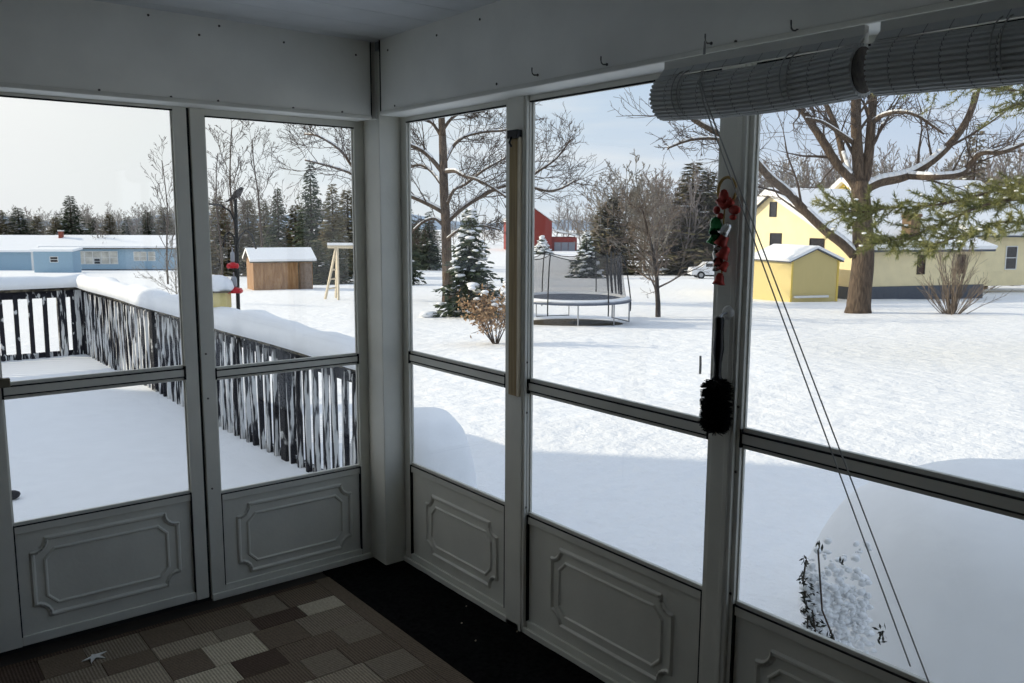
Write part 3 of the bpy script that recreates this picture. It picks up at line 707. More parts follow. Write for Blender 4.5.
def smoothpts(P, k=3):
    P = np.array(P); n = len(P); out = []
    for i in range(n - 1):
        p0, p1, p2, p3 = P[max(i - 1, 0)], P[i], P[i + 1], P[min(i + 2, n - 1)]
        for j in range(k):
            t_ = j / k; out.append(.5 * ((2 * p1) + (-p0 + p2) * t_ + (2 * p0 - 5 * p1 + 4 * p2 - p3) * t_ ** 2 + (-p0 + 3 * p1 - 3 * p2 + p3) * t_ ** 3))
    out.append(P[-1]); return np.array(out)
def snowline(mb, pts, rad):
    for i in range(len(pts) - 1):
        d = pts[i + 1] - pts[i]
        if abs(d[2]) > .72 * np.linalg.norm(d): continue
        a = pts[i] + np.array([0, 0, rad[i] * .75]); b = pts[i + 1] + np.array([0, 0, rad[i + 1] * .75])
        mb.tube([a, b], [rad[i] * .8, rad[i + 1] * .8], 5)
def hand_tree(name, label, D, trunk, limbs, seed, rmin, lev=3, cnt=9, lmul=.34, group=None):
    rng = np.random.default_rng(seed); k = D / FPX
    rt = thing(name, label, 'tree', drop(W(trunk[0][0][0], trunk[0][0][1], D))); o = np.array(tuple(rt.location))
    tm, lm, tw, sn = MB(), MB(), MB(), MB()
    tp = smoothpts(pxlimb(trunk[0], D)); tp[0][2] = o[2] - .1
    rr_ = np.interp(np.linspace(0, 1, len(tp)), np.linspace(0, 1, len(trunk[1])), np.array(trunk[1]) * k * .5)
    rr_[0] *= 1.15
    tm.tube(tp - o, rr_, 12)
    for pl, w0, w1 in limbs:
        lp_ = smoothpts(pxlimb(pl, D)); r_ = np.linspace(w0 * k * .5, w1 * k * .5, len(lp_))
        lm.tube(lp_ - o, r_, 7); L_ = np.linalg.norm(np.diff(lp_, axis=0), axis=1).sum()
        sub(rng, tw, lp_ - o, r_[0], r_[-1], lev, cnt, L_ * lmul, start=.2, rmin=rmin)
        snowline(sn, lp_ - o, r_)
        if sn.n: sn.build('snow_on_limb', snow_s, rt, smooth=True); sn = MB()
    tm.build('trunk', bark, rt, smooth=True); lm.build('limbs', bark, rt, smooth=True); tw.build('twigs', twig, rt)
    return rt
D2 = G(860, 313)[1]
hand_tree('maple_tree', 'big bare maple with forked trunk and snowy limbs beside the yellow shed', D2,
    ([(858, 313), (860, 290), (863, 262), (863, 235), (861, 205), (860, 182)], [24, 22, 21, 20, 19, 16]),
    [([(859, 195), (858, 165), (856, 130), (856, 95, -.5), (858, 50, -1), (856, 0, -1)], 13, 7),
     ([(863, 190), (868, 160), (871, 125), (873, 92), (872, 55, 1), (876, 5, 1)], 11, 6),
     ([(857, 188), (850, 178), (836, 163), (824, 143), (812, 125), (802, 110, -1), (790, 105, -1.5), (765, 102, -2), (742, 92, -2.5), (722, 95, -3)], 11, 3),
     ([(854, 255), (842, 243), (826, 231), (806, 212), (788, 193), (770, 178, -1), (757, 163, -1.5), (742, 148, -2), (717, 133, -2), (694, 120, -2.5), (678, 104, -2.5)], 11, 4),
     ([(742, 148, -2), (717, 139, -2.2), (690, 140, -2.5), (668, 148, -3)], 4, 2),
     ([(865, 189), (880, 182), (900, 178), (915, 172), (932, 161), (950, 144), (964, 125), (973, 105), (979, 82), (984, 50)], 11, 5),
     ([(908, 176), (935, 177, -1), (960, 174, -1), (970, 164, -1), (982, 153, -1.5), (1002, 152, -2), (1030, 141, -2)], 7, 4),
     ([(872, 122), (884, 115, -1), (900, 112, -1.5), (916, 115, -2), (930, 124, -2), (944, 134, -2)], 4.5, 2),
     ([(868, 152), (876, 140, 1), (882, 125, 1), (893, 117, 1.5)], 4, 2),
     ([(852, 180), (843, 155, 1), (836, 128, 1.5), (824, 100, 2), (812, 70, 2)], 8, 4),
     ([(852, 142), (838, 132, -1), (822, 122, -1.5), (806, 118, -2)], 4.5, 2),
     ([(806, 115, -1), (803, 95), (806, 70), (803, 40)], 5, 3)], 11, .008, lev=3, cnt=11, lmul=.40)
D1 = 37.0
hand_tree('bare_shade_tree', 'tall bare spreading tree behind the snow-laden spruce and the tan bush', D1,
    ([(449, 300), (447, 262), (446, 225), (444, 190), (443, 150), (441, 105), (440, 60), (442, 15)], [13, 10, 9.5, 9, 8, 6, 4, 2]),
    [([(446, 178), (436, 164), (424, 152), (410, 145), (392, 138), (372, 122, -1), (350, 110, -1)], 5, 2.5),
     ([(446, 214), (436, 208), (424, 202), (410, 196), (394, 190), (372, 185), (348, 172), (325, 165), (305, 160)], 5, 2),
     ([(372, 185), (355, 170, 1), (340, 150, 1), (318, 136, 1), (305, 134, 2)], 3.5, 1.8),
     ([(447, 230), (436, 219), (425, 221), (414, 230), (408, 240)], 3.5, 2),
     ([(445, 172), (455, 171, -1), (464, 176, -1.5), (478, 180, -2), (496, 190, -2), (510, 200, -2)], 4.5, 2),
     ([(447, 222), (458, 212), (470, 203), (484, 195), (504, 186), (530, 187), (548, 191), (562, 188), (576, 180)], 5, 1.8),
     ([(504, 186), (525, 180, 1), (540, 170, 1), (552, 162, 1), (562, 152, 1), (570, 140, 1)], 3.5, 1.6),
     ([(445, 190), (432, 172, 1), (420, 165, 1.5), (408, 168, 2), (390, 170, 2)], 3.5, 1.8),
     ([(444, 165), (452, 148, 1), (464, 137, 1), (484, 132, 2), (506, 130, 2), (524, 122, 2)], 4, 1.8),
     ([(443, 140), (434, 125), (424, 118), (410, 112), (392, 100)], 3.5, 1.6),
     ([(443, 130), (452, 118), (464, 112), (480, 112), (500, 104)], 3.5, 1.6),
     ([(447, 205), (454, 190, -1), (466, 184, -1), (484, 170, -2), (502, 160, -2), (518, 150, -2)], 3.5, 1.6),
     ([(446, 240), (456, 232, -1), (466, 226, -1), (484, 226, -1), (500, 230, -1)], 3, 1.5)], 21, .0095, lev=3, cnt=13, lmul=.44)

def bare_tree(h, r, spread, seed, nl=10, lev=2, cnt=7, start=.2, up=.12, rmin=.012, m_=None, name_m='branches', ang=.7, lm_=.45, leader=.12):
    rng = np.random.default_rng(seed); tm, tw = MB(), MB()
    tp = wander(rng, np.zeros(3), np.array([0, 0, 1.]), h * .9, 8, .06, .05); tp = np.vstack([[0, 0, -.3], tp]); rr_ = np.linspace(r, r * leader, len(tp)); tm.tube(tp, rr_, 7)
    seg = len(tp) - 1
    for k in range(nl):
        t_ = start + (1 - start) * (k + .5 * rng.random()) / nl; x = t_ * seg; i = min(int(x), seg - 1); p = tp[i] + (tp[i + 1] - tp[i]) * (x - i)
        az = k * 2.4 + rng.random(); a = ang * (.7 + .6 * rng.random()); d = np.array([math.cos(az) * math.sin(a), math.sin(az) * math.sin(a), math.cos(a)])
        l = spread * (1.15 - .75 * t_) * (.7 + .5 * rng.random()); rb = max(rmin, r * (1 - t_ * .85) * .5)
        c_ = wander(rng, p, d, l, 5, .13, up); tw.tube(c_, np.linspace(rb, rmin * .7, len(c_)), 5, cap=False)
        sub(rng, tw, c_, rb, rmin * .7, lev, cnt, l * lm_, ang=.65, up=up * .5, start=.15, rmin=rmin, sides=3)
    return tm, tw
def make_bare(name, label, loc, args, mt, mtw, group=None, cat='tree'):
    rt = thing(name, label, cat, loc, group=group); tm, tw = bare_tree(**args)
    tm.build('trunk', mt, rt, smooth=True); tw.build('branches', mtw, rt); return rt
def conifer(h, w, seed, nb=170, ntri=16, tl=.34, snowp=.35, droop=.25, bare=.04, snows=1.0, jit=.4):
    rng = np.random.default_rng(seed); tm, lf_, sn = MB(), MB(), MB()
    tm.tube([(0, 0, -.3), (0, 0, h * .5), (0, 0, h * .98)], [w * .07, w * .045, .02], 7)
    V = []; 
    for b in range(nb):
        t_ = bare + (1 - bare) * (b + rng.random()) / nb; z = h * t_; az = b * 2.39996 + rng.normal(0, .3)
        L_ = w * ((1 - t_) ** .85) * (1.12 - jit + jit * rng.random()) + .06 * w; dh = np.array([math.cos(az), math.sin(az), 0]); sd_ = np.array([-dh[1], dh[0], 0])
        n = max(3, int(ntri * (L_ / w + .25)))
        base_ = np.array([0, 0, z])
        for k in range(n):
            s_ = (k + rng.random()) / n; p = base_ + dh * (L_ * s_) + np.array([0, 0, -droop * L_ * s_ + .35 * droop * L_ * s_ * s_ + .06 * L_])
            for sg in (-1, 1):
                d = norm(dh * (.6 + .3 * rng.random()) + sd_ * sg * (.55 + .5 * rng.random()) + np.array([0, 0, -.25 + .25 * rng.normal()]))
                l = tl * w * (.6 + .6 * rng.random()) * (1.1 - .5 * s_) * (.45 + .55 * (1 - t_)); sdw = norm(np.cross(d, np.array([0, 0, 1.]) + rng.normal(0, .5, 3))) * l * .2
                V += [p - sdw * .5, p + d * l * .55 + sdw, p + d * l, p + d * l * .5 - sdw]
        if rng.random() < snowp:
            s_ = .55 + .35 * rng.random(); p = base_ + dh * (L_ * s_) + np.array([0, 0, -droop * L_ * s_ + .35 * droop * L_ * s_ * s_ + .10 * L_])
            sz = snows * w * .085 * (.6 + .9 * rng.random()) * (.5 + .5 * (1 - t_)); sn.ball(p, (sz * (1 + abs(dh[0])), sz * (1 + abs(dh[1])), sz * .55), 6, 4)
        if b % 3 == 0: tm.tube([base_, base_ + dh * L_ * .8 + np.array([0, 0, -droop * L_ * .55])], [w * .012, w * .004], 3, cap=False)
    lf_.add([tuple(p) for p in V], [(i, i + 1, i + 2, i + 3) for i in range(0, len(V), 4)])
    return tm, lf_, sn
def make_conifer(name, label, loc, args, ndl, group=None):
    rt = thing(name, label, 'tree', loc, group=group); tm, lf_, sn = conifer(**args)
    tm.build('trunk', twig, rt); lf_.build('needles', ndl, rt)
    if sn.n: sn.build('snow_clumps', snow_s, rt, smooth=True)
    return rt
def place(o, p, s=1.0, rz=0, sz=None, label=None, group=None):
    o.location = p; o.scale = (s, s, sz or s); o.rotation_euler.z = rz
    if label: o['label'] = label
    if group: o['group'] = group
    return o
# snowy spruce in the yard
p, D = G(470, 316)
make_conifer('snowy_spruce', 'snow-laden young spruce in the yard left of the trampoline', p, dict(h=106 * D / FPX, w=46 * D / FPX, seed=2, nb=95, ntri=16, tl=.36, snowp=.75, droop=.55, bare=.04, snows=1.15, jit=.75), spruce_g)
p, D = G(404, 285)
make_conifer('small_spruce', 'dark spruce at the left edge of the corner window, behind the post', p, dict(h=95 * D / FPX, w=24 * D / FPX, seed=3, nb=130, ntri=14, tl=.4, snowp=.15, droop=.4), spruce_g)
p, D = G(586, 278)
make_conifer('snowy_fir', 'small snow-covered conifer behind the trampoline, right of the barn', p, dict(h=46 * D / FPX, w=20 * D / FPX, seed=4, nb=110, ntri=12, tl=.4, snowp=.8, droop=.35, snows=1.2), spruce_g)
# marcescent tan bush
p, D = G(496, 344)
k = D / FPX; tn = thing('tan_bush', 'small bush holding dry tan leaves in front of the snowy spruce', 'bush', p)
rng = np.random.default_rng(8); sb, lv = MB(), MB(); LV = []
for q in range(16):
    az = rng.uniform(0, 6.28); a = rng.uniform(.08, .62); d = np.array([math.cos(az) * math.sin(a), math.sin(az) * math.sin(a), math.cos(a)])
    c_ = wander(rng, np.array([.03 * math.cos(az), .03 * math.sin(az), -.05]), d, 64 * k * rng.uniform(.75, 1.05), 6, .07, .02); sb.tube(c_, np.linspace(.016, .005, len(c_)), 4)
    sub(rng, sb, c_, .012, .004, 2, 6, .42, ang=.6, start=.25, rmin=.004)
    for r_ in range(60):
        t_ = rng.uniform(.42, 1) * 6; i = min(int(t_), 5); b_ = c_[i] + (c_[i + 1] - c_[i]) * (t_ - i) + rng.normal(0, .09, 3); d1 = norm(rng.normal(0, 1, 3)) * .05; d2 = norm(np.cross(d1, rng.normal(0, 1, 3))) * .025
        LV += [b_ - d1, b_ + d2, b_ + d1, b_ - d2]
lv.add([tuple(x) for x in LV], [(i, i + 1, i + 2, i + 3) for i in range(0, len(LV), 4)])
sb.build('stems', twig, tn); lv.build('dry_leaves', leafb, tn)
sn = MB()
for q in range(10): sn.ball((rng.normal(0, .28), rng.normal(0, .28), 1.0 + rng.uniform(-.1, .4)), (.09, .09, .04), 7, 5)
sn.build('snow_clumps', snow_s, tn, smooth=True)
# orchard tree right of the trampoline
p, D = G(658, 317)
make_bare('small_yard_tree', 'short round-crowned bare tree with twiggy crown right of the trampoline', p, dict(h=120 * D / FPX, r=.10, spread=74 * D / FPX, seed=31, nl=20, lev=3, cnt=7, start=.27, up=.05, rmin=.0055, ang=1.0, lm_=.5, leader=.25), mat('dark_bark', (.045, .036, .03), .9, var=.3), mat('dark_brown_twig', (.13, .10, .08), .9, var=.3))

# background tree prototypes (shared meshes, individually placed)
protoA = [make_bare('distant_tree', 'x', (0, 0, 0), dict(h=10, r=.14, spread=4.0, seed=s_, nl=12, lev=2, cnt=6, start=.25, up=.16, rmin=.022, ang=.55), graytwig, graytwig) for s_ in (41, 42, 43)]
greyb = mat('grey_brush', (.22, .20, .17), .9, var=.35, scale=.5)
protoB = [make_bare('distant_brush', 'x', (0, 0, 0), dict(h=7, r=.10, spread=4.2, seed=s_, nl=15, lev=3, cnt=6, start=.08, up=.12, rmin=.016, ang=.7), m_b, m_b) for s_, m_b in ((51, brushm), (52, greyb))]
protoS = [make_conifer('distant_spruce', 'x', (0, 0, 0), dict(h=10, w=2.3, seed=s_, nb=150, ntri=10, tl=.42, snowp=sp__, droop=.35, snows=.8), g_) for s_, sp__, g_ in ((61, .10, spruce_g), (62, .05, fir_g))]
used = set()
rnd = random.Random(4)
def put(proto, name, u, vbase, D, htop, label, group, wide=1.0):
    """stand a copy at distance D under column u, its top reaching picture row htop"""
    q = drop(W(u, vbase, D)); ht = (CAM + ray(u, htop) * D).z - q.z
    o = proto if id(proto) not in used else copy_tree(proto); used.add(id(proto))
    base_h = {'A': 10, 'B': 7, 'S': 10}[kinds[id(proto)]]
    s_ = ht / base_h; o.name = name
    return place(o, q, s_ * wide, rnd.uniform(0, 6.28), s_, label, group)
protoC = [make_bare('tall_bare_tree', 'x', (0, 0, 0), dict(h=10, r=.085, spread=4.6, seed=s_, nl=8, lev=3, cnt=6, start=.22, up=.13, rmin=.011, ang=.55, leader=.3), twig, twig) for s_ in (45, 46)]
kinds = {}
for a in protoC: kinds[id(a)] = 'A'
for a in protoA: kinds[id(a)] = 'A'
for a in protoB: kinds[id(a)] = 'B'
for a in protoS: kinds[id(a)] = 'S'
# tree line behind the blue house
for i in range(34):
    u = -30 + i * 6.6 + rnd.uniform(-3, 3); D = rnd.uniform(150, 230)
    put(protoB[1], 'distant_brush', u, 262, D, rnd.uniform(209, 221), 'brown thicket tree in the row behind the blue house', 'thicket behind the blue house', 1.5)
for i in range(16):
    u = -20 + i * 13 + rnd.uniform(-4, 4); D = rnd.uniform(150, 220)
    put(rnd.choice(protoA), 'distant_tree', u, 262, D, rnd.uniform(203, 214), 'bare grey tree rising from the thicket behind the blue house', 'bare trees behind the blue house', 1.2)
for u, ht, lb, wd_ in ((74, 196, 'tall dark pine standing over the blue house roof', 1.9), (22, 208, 'broad dark evergreen left of the tall pine behind the blue house', 2.4)):
    put(protoS[0], 'distant_spruce', u, 262, 150, ht, lb, None, wd_)
for u, ht in ((3, 210), (40, 216), (58, 217), (95, 218), (112, 214), (130, 217), (150, 212), (166, 207)):
    put(protoS[rnd.randint(0, 1)], 'distant_spruce', u, 262, rnd.uniform(145, 175), ht, 'low dark evergreen in the tree line behind the blue house', 'low evergreens behind the blue house', 2.2)
# small trees round the blue house
put(protoA[0], 'distant_tree', 106, 268, 98, 222, 'small bare tree in front of the blue house windows', None, 1.5)
put(protoC[0], 'tall_bare_tree', 168, 283, 55, 148, 'bare tree at the right edge of the door glass', None, 1.0)
put(protoB[1], 'distant_brush', 176, 289, 34, 240, 'snowy low bush beyond the deck at the right edge of the door glass', None, 1.0)
# bare trees and spruces behind the wooden shed
for u, D, ht, lb in ((238, 62, 112, 'tall thin bare tree behind the feeder pole'), (262, 66, 125, 'tall thin bare tree just right of the feeder pole'), (222, 64, 140, 'thin bare tree at the left edge of the window beside the door')):
    put(protoC[rnd.randint(0, 1)], 'tall_bare_tree', u, 275, D, ht, lb, None, 1.1)
for u, D, ht, wd_, lb in ((313, 72, 163, 1.0, 'tallest spruce behind the wooden shed'), (280, 74, 189, 1.1, 'pointed spruce behind the middle of the shed roof'), (334, 70, 184, 1.2, 'spruce above the swing set, right of the tallest spruce'),
                          (221, 76, 196, 1.6, 'spruce left of the feeder pole'), (250, 76, 200, 1.6, 'spruce between feeder pole and shed'), (266, 80, 203, 1.4, 'spruce behind the left end of the shed roof'), (297, 74, 205, 1.8, 'broad spruce behind the right end of the shed roof'), (349, 76, 190, 1.7, 'spruce at the right edge of the window, against the corner post')):
    put(protoS[0 if wd_ < 1.15 else 1], 'distant_spruce', u, 275, D, ht, lb, None, wd_)
for i in range(16):
    put(rnd.choice(protoB), 'distant_brush', 205 + i * 10 + rnd.uniform(-3, 3), 272, rnd.uniform(84, 130), rnd.uniform(196, 226), 'brown brush behind the spruces beyond the wooden shed', 'brush behind the spruces', 1.5)
for u, D, ht, lb in ((318, 56, 240, 'low snowy evergreen right of the wooden shed'), (300, 58, 243, 'low snowy evergreen just behind the shed roof'), (336, 58, 238, 'low snowy evergreen behind the swing set')):
    put(protoS[0], 'distant_spruce', u, 280, D, ht, lb, None, 2.2)
# behind corner window and barn
for i in range(13):
    put(rnd.choice(protoB), 'distant_brush', 396 + i * 10 + rnd.uniform(-3, 3), 262, rnd.uniform(205, 250), rnd.uniform(216, 232), 'low brown brush across the field beyond the corner window', 'brush across the field', 1.8)
for i in range(5):
    put(protoS[0], 'distant_spruce', 408 + i * 6 + rnd.uniform(-3, 3), 268, rnd.uniform(95, 120), rnd.uniform(205, 226), 'dark spruce far behind the bare spreading tree', 'spruces behind the spreading tree', 1.6)
for i in range(9):
    put(protoA[i % 3], 'distant_tree', 556 + i * 6, 258, rnd.uniform(210, 240), rnd.uniform(196, 212), 'far grey tree on the skyline beside the barn', 'skyline trees beside the barn', 1.2)
for u, ht, lb in ((601, 207, 'dark evergreen left of the small round-crowned tree'), (612, 196, 'olive evergreen behind the small round-crowned tree'), (690, 163, 'large olive evergreen behind the wide post, upper right'), (705, 172, 'olive evergreen against the wide post')):
    put(protoS[1], 'distant_spruce', u, 268, 88, ht, lb, None, 2.1)
for i in range(19):
    u = 604 + i * 6.8 + rnd.uniform(-3, 3)
    put(rnd.choice(protoB), 'distant_brush', u, 268, rnd.uniform(80, 130), rnd.uniform(178, 205) - (10 if 625 < u < 665 else 0), 'bare tree in the thicket behind the small round-crowned tree', 'thicket right of the barn', 1.3)
for i in range(10):
    put(protoA[i % 3], 'distant_tree', 650 + i * 8, 268, rnd.uniform(82, 100), rnd.uniform(165, 190), 'bare grey tree in the thicket near the white car', 'bare trees near the white car', 1.0)
# woods behind the yellow house
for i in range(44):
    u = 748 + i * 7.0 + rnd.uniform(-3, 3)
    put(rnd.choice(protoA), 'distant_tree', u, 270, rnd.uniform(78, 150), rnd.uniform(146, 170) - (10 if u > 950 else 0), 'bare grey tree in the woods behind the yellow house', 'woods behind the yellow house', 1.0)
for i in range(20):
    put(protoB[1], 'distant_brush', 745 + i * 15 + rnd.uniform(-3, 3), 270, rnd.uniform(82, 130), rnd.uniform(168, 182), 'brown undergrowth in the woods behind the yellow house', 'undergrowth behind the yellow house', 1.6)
q_ = drop(W(966, 275, 62)); make_conifer('thin_pine', 'tall thin greyish pine behind the yellow house roof', q_, dict(h=11.6, w=2.6, seed=77, nb=85, ntri=10, tl=.36, snowp=.3, droop=.15, snows=.5, bare=.3), mat('grey_needles', (.13, .12, .09), .9, col2=(.25, .22, .17), lo=.4, hi=.6))

# snow-covered shrubs close to the porch
def mound(name, label, c, rx, ry, h, seed, rz=0, pw=.5):
    rt = thing(name, label, 'bush', c, rz); rng = np.random.default_rng(seed); v = []; f = []; n_, m_ = 40, 16
    for i in range(m_ + 1):
        a = math.pi / 2 * i / m_
        for j in range(n_):
            t_ = 2 * math.pi * j / n_; w_ = 1 + .06 * math.sin(3 * t_ + seed) + .04 * math.sin(5 * t_)
            v.append((rx * w_ * math.cos(a) ** pw * math.cos(t_), ry * w_ * math.cos(a) ** pw * math.sin(t_), h * math.sin(a) + .02 * math.sin(4 * t_ + i) * math.cos(a)))
    for i in range(m_):
        for j in range(n_): f.append((i * n_ + j, i * n_ + (j + 1) % n_, (i + 1) * n_ + (j + 1) % n_, (i + 1) * n_ + j))
    p = MB(); p.add(v, f); p.build('snow_cover', snow_s, rt, smooth=True); return rt
c = W(412, 420, 6.3); mound('snow_covered_shrub', 'rounded shrub wholly buried in snow outside the corner window', Vector((c.x, c.y, gz(c.x, c.y) - .05)), .50, .55, .86, 1, pw=.42)
c = W(1062, 560, 4.15); c = Vector((c.x, c.y, gz(c.x, c.y) - .05))
big = mound('snow_covered_shrub', 'big snow-buried shrub with dark leaves showing at its left edge, below the right window', c, 1.06, 1.2, 1.03, 2, pw=.74)
rng = np.random.default_rng(5); LV = []; sb = MB()
def shrub_pt(u, v, D): return np.array(tuple(W(u, v, D))) - np.array(tuple(c))
for (u, v, n_, sprd) in ((806, 602, 34, 9), (810, 622, 40, 8), (802, 577, 14, 5), (806, 562, 10, 4), (818, 625, 22, 9), (880, 634, 16, 6), (820, 548, 6, 4), (842, 562, 3, 2), (830, 640, 14, 6), (812, 590, 14, 6)):
    for q in range(n_):
        b_ = shrub_pt(u + rng.normal(0, sprd * .5), v + rng.normal(0, sprd * .7), 3.45 + rng.normal(0, .03)); d1 = norm(rng.normal(0, 1, 3)) * .016; d2 = norm(np.cross(d1, rng.normal(0, 1, 3))) * .005
        LV += [b_ - d1, b_ + d2, b_ + d1, b_ - d2]
for ch in (((812, 690), (806, 650), (808, 615), (803, 580), (806, 560)), ((820, 690), (818, 650), (812, 610)), ((850, 700), (838, 650), (822, 610), (818, 550))):
    sb.tube([shrub_pt(u, v, 3.47) for u, v in ch], .004, 5)
p = MB(); p.add([tuple(x) for x in LV], [(i, i + 1, i + 2, i + 3) for i in range(0, len(LV), 4)]); p.build('leaves', leafg, big); sb.build('stems', twig, big)
sn = MB()
for q in range(900):
    v = 612 + rng.normal(0, 26); u0_ = 807 + (16 if v < 565 else 0) * (565 - v) / 20 + 3 * math.sin(v * .5); u = u0_ + 60 * rng.random() ** 1.7 + max(0, v - 600) * .25 * rng.random(); rr_ = rng.uniform(.004, .015)
    if v < 540 or v > 676: continue
    sn.ball(shrub_pt(u, v, 3.47 + .05 * rng.random() + (u - 806) * .0018), (rr_ * rng.uniform(.8, 1.8), rr_ * rng.uniform(.8, 1.8), rr_ * rng.uniform(.6, 1.2)), 6, 4)
sn.build('snow_clumps', snow_s, big, smooth=True)

# shrubs by the yellow house
def stem_shrub(label, u, v, hpx, wpx, n_, seed, m_, rmin=.01):
    p, D = G(u, v); k = D / FPX; rt = thing('bare_shrub', label, 'bush', p); rng = np.random.default_rng(seed); sb = MB()
    for q in range(n_):
        az = rng.uniform(0, 6.28); a = abs(rng.normal(0, .55)); a = min(a, 1.15); d = np.array([math.cos(az) * math.sin(a), math.sin(az) * math.sin(a), math.cos(a)])
        b0 = np.array([math.cos(az) * wpx * k * .12 * a, math.sin(az) * wpx * k * .12 * a, -.1])
        l = hpx * k * (1.0 if a < .3 else .62) * rng.uniform(.65, 1.05); c_ = wander(rng, b0, d, l, 6, .05, .03); sb.tube(c_, np.linspace(.016, .006, len(c_)), 4)
        sub(rng, sb, c_, .014, .006, 1, 7, l * .3, ang=.45, start=.3, rmin=.006)
    sb.build('stems', m_, rt); return rt
stem_shrub('bare many-stemmed shrub in the snow in front of the low yellow wing', 951, 314, 82, 60, 60, 6, brushm)
stem_shrub('brown foundation shrub at the yellow wing wall corner', 985, 289, 24, 40, 50, 7, brushm)
stem_shrub('brown foundation shrub under the yellow house window', 1012, 286, 20, 40, 50, 9, brushm)

# pine boughs reaching in from a pine outside the right edge
pt_ = drop(W(1165, 300, 19)); pn = thing('pine_tree', 'green pine whose long boughs reach in from the right edge', 'tree', pt_); o = np.array(tuple(pt_))
MB().tube([(0, 0, -.2), (.1, 0, 4), (.1, .1, 8), (0, .1, 13)], [.24, .20, .14, .04], 10).build('trunk', bark, pn, smooth=True)
rng = np.random.default_rng(15); tw, nd, sn = MB(), MB(), MB(); NV = []
def bough(pl, w0, nsub, sl, dens=1.0, snowp=.3):
    nsub = int(nsub * 2.5)
    P = smoothpts(np.array([np.array(tuple(W(u, v, D))) for u, v, D in pl])) - o; tw.tube(P, np.linspace(w0, .008, len(P)), 6); seg = len(P) - 1
    for q in range(nsub):
        x = min((.12 + .88 * (q + rng.random()) / nsub) * seg, seg - 1e-3); i = int(x); b0 = P[i] + (P[i + 1] - P[i]) * (x - i); tg = norm(P[i + 1] - P[i])
        d = norm(tg * .8 + norm(np.cross(tg, np.array([0, 0, 1.]))) * rng.choice([-1, 1]) * rng.uniform(.3, 1.0) + np.array([0, 0, rng.normal(-.05, .38)]))
        c_ = wander(rng, b0, d, sl * rng.uniform(.5, 1.15), 4, .2, .03); tw.tube(c_, np.linspace(.008, .003, len(c_)), 3, cap=False)
        for t_ in np.linspace(.3, 4, int(12 * dens)):
            j = min(int(t_), 3); tp = c_[j] + (c_[j + 1] - c_[j]) * (t_ - j); td = norm(c_[j + 1] - c_[j])
            for r_ in range(10):
                nn = norm(td * .7 + rng.normal(0, .55, 3)); l = rng.uniform(.09, .16); sd_ = norm(np.cross(nn, rng.normal(0, 1, 3))) * .008
                NV.extend([tp - sd_, tp + sd_, tp + nn * l])
        if rng.random() < snowp: sn.ball(c_[rng.integers(2, 5)] + np.array([0, 0, .03]), (.035, .05, .022), 7, 5)
bough([(1165, 230, 19), (1090, 215, 18), (1030, 200, 17.5), (985, 205, 17), (945, 222, 16.8), (905, 238, 16.6), (880, 240, 16.6)], .045, 34, .75)
bough([(1165, 215, 19), (1080, 185, 18.2), (1020, 185, 18), (980, 195, 17.8), (935, 205, 17.5), (890, 208, 17.2), (862, 212, 17), (838, 208, 17)], .05, 40, .7)
bough([(1165, 245, 19), (1090, 232, 18), (1040, 225, 17), (1000, 222, 16.4), (965, 235, 16.2), (930, 245, 16)], .04, 24, .7)
bough([(1165, 180, 19), (1090, 160, 18), (1040, 185, 17.5), (1010, 196, 17)], .04, 16, .8)
bough([(1165, 130, 19), (1090, 100, 18), (1040, 95, 17.5), (1000, 88, 17.2), (960, 80, 17), (920, 82, 17)], .045, 22, .75, .8, .4)
bough([(1165, 150, 19), (1090, 118, 18.4), (1045, 108, 18), (1015, 104, 17.6)], .04, 14, .7)
bough([(1090, 60, 18), (1000, 62, 17), (940, 70, 16.5), (895, 78, 16.3)], .04, 16, .7, .7, .4)
nd.add([tuple(x) for x in NV], [(i, i + 1, i + 2) for i in range(0, len(NV), 3)])
tw.build('boughs', bark, pn); nd.build('needles', pine_g, pn); sn.build('snow_clumps', snow_s, pn, smooth=True)

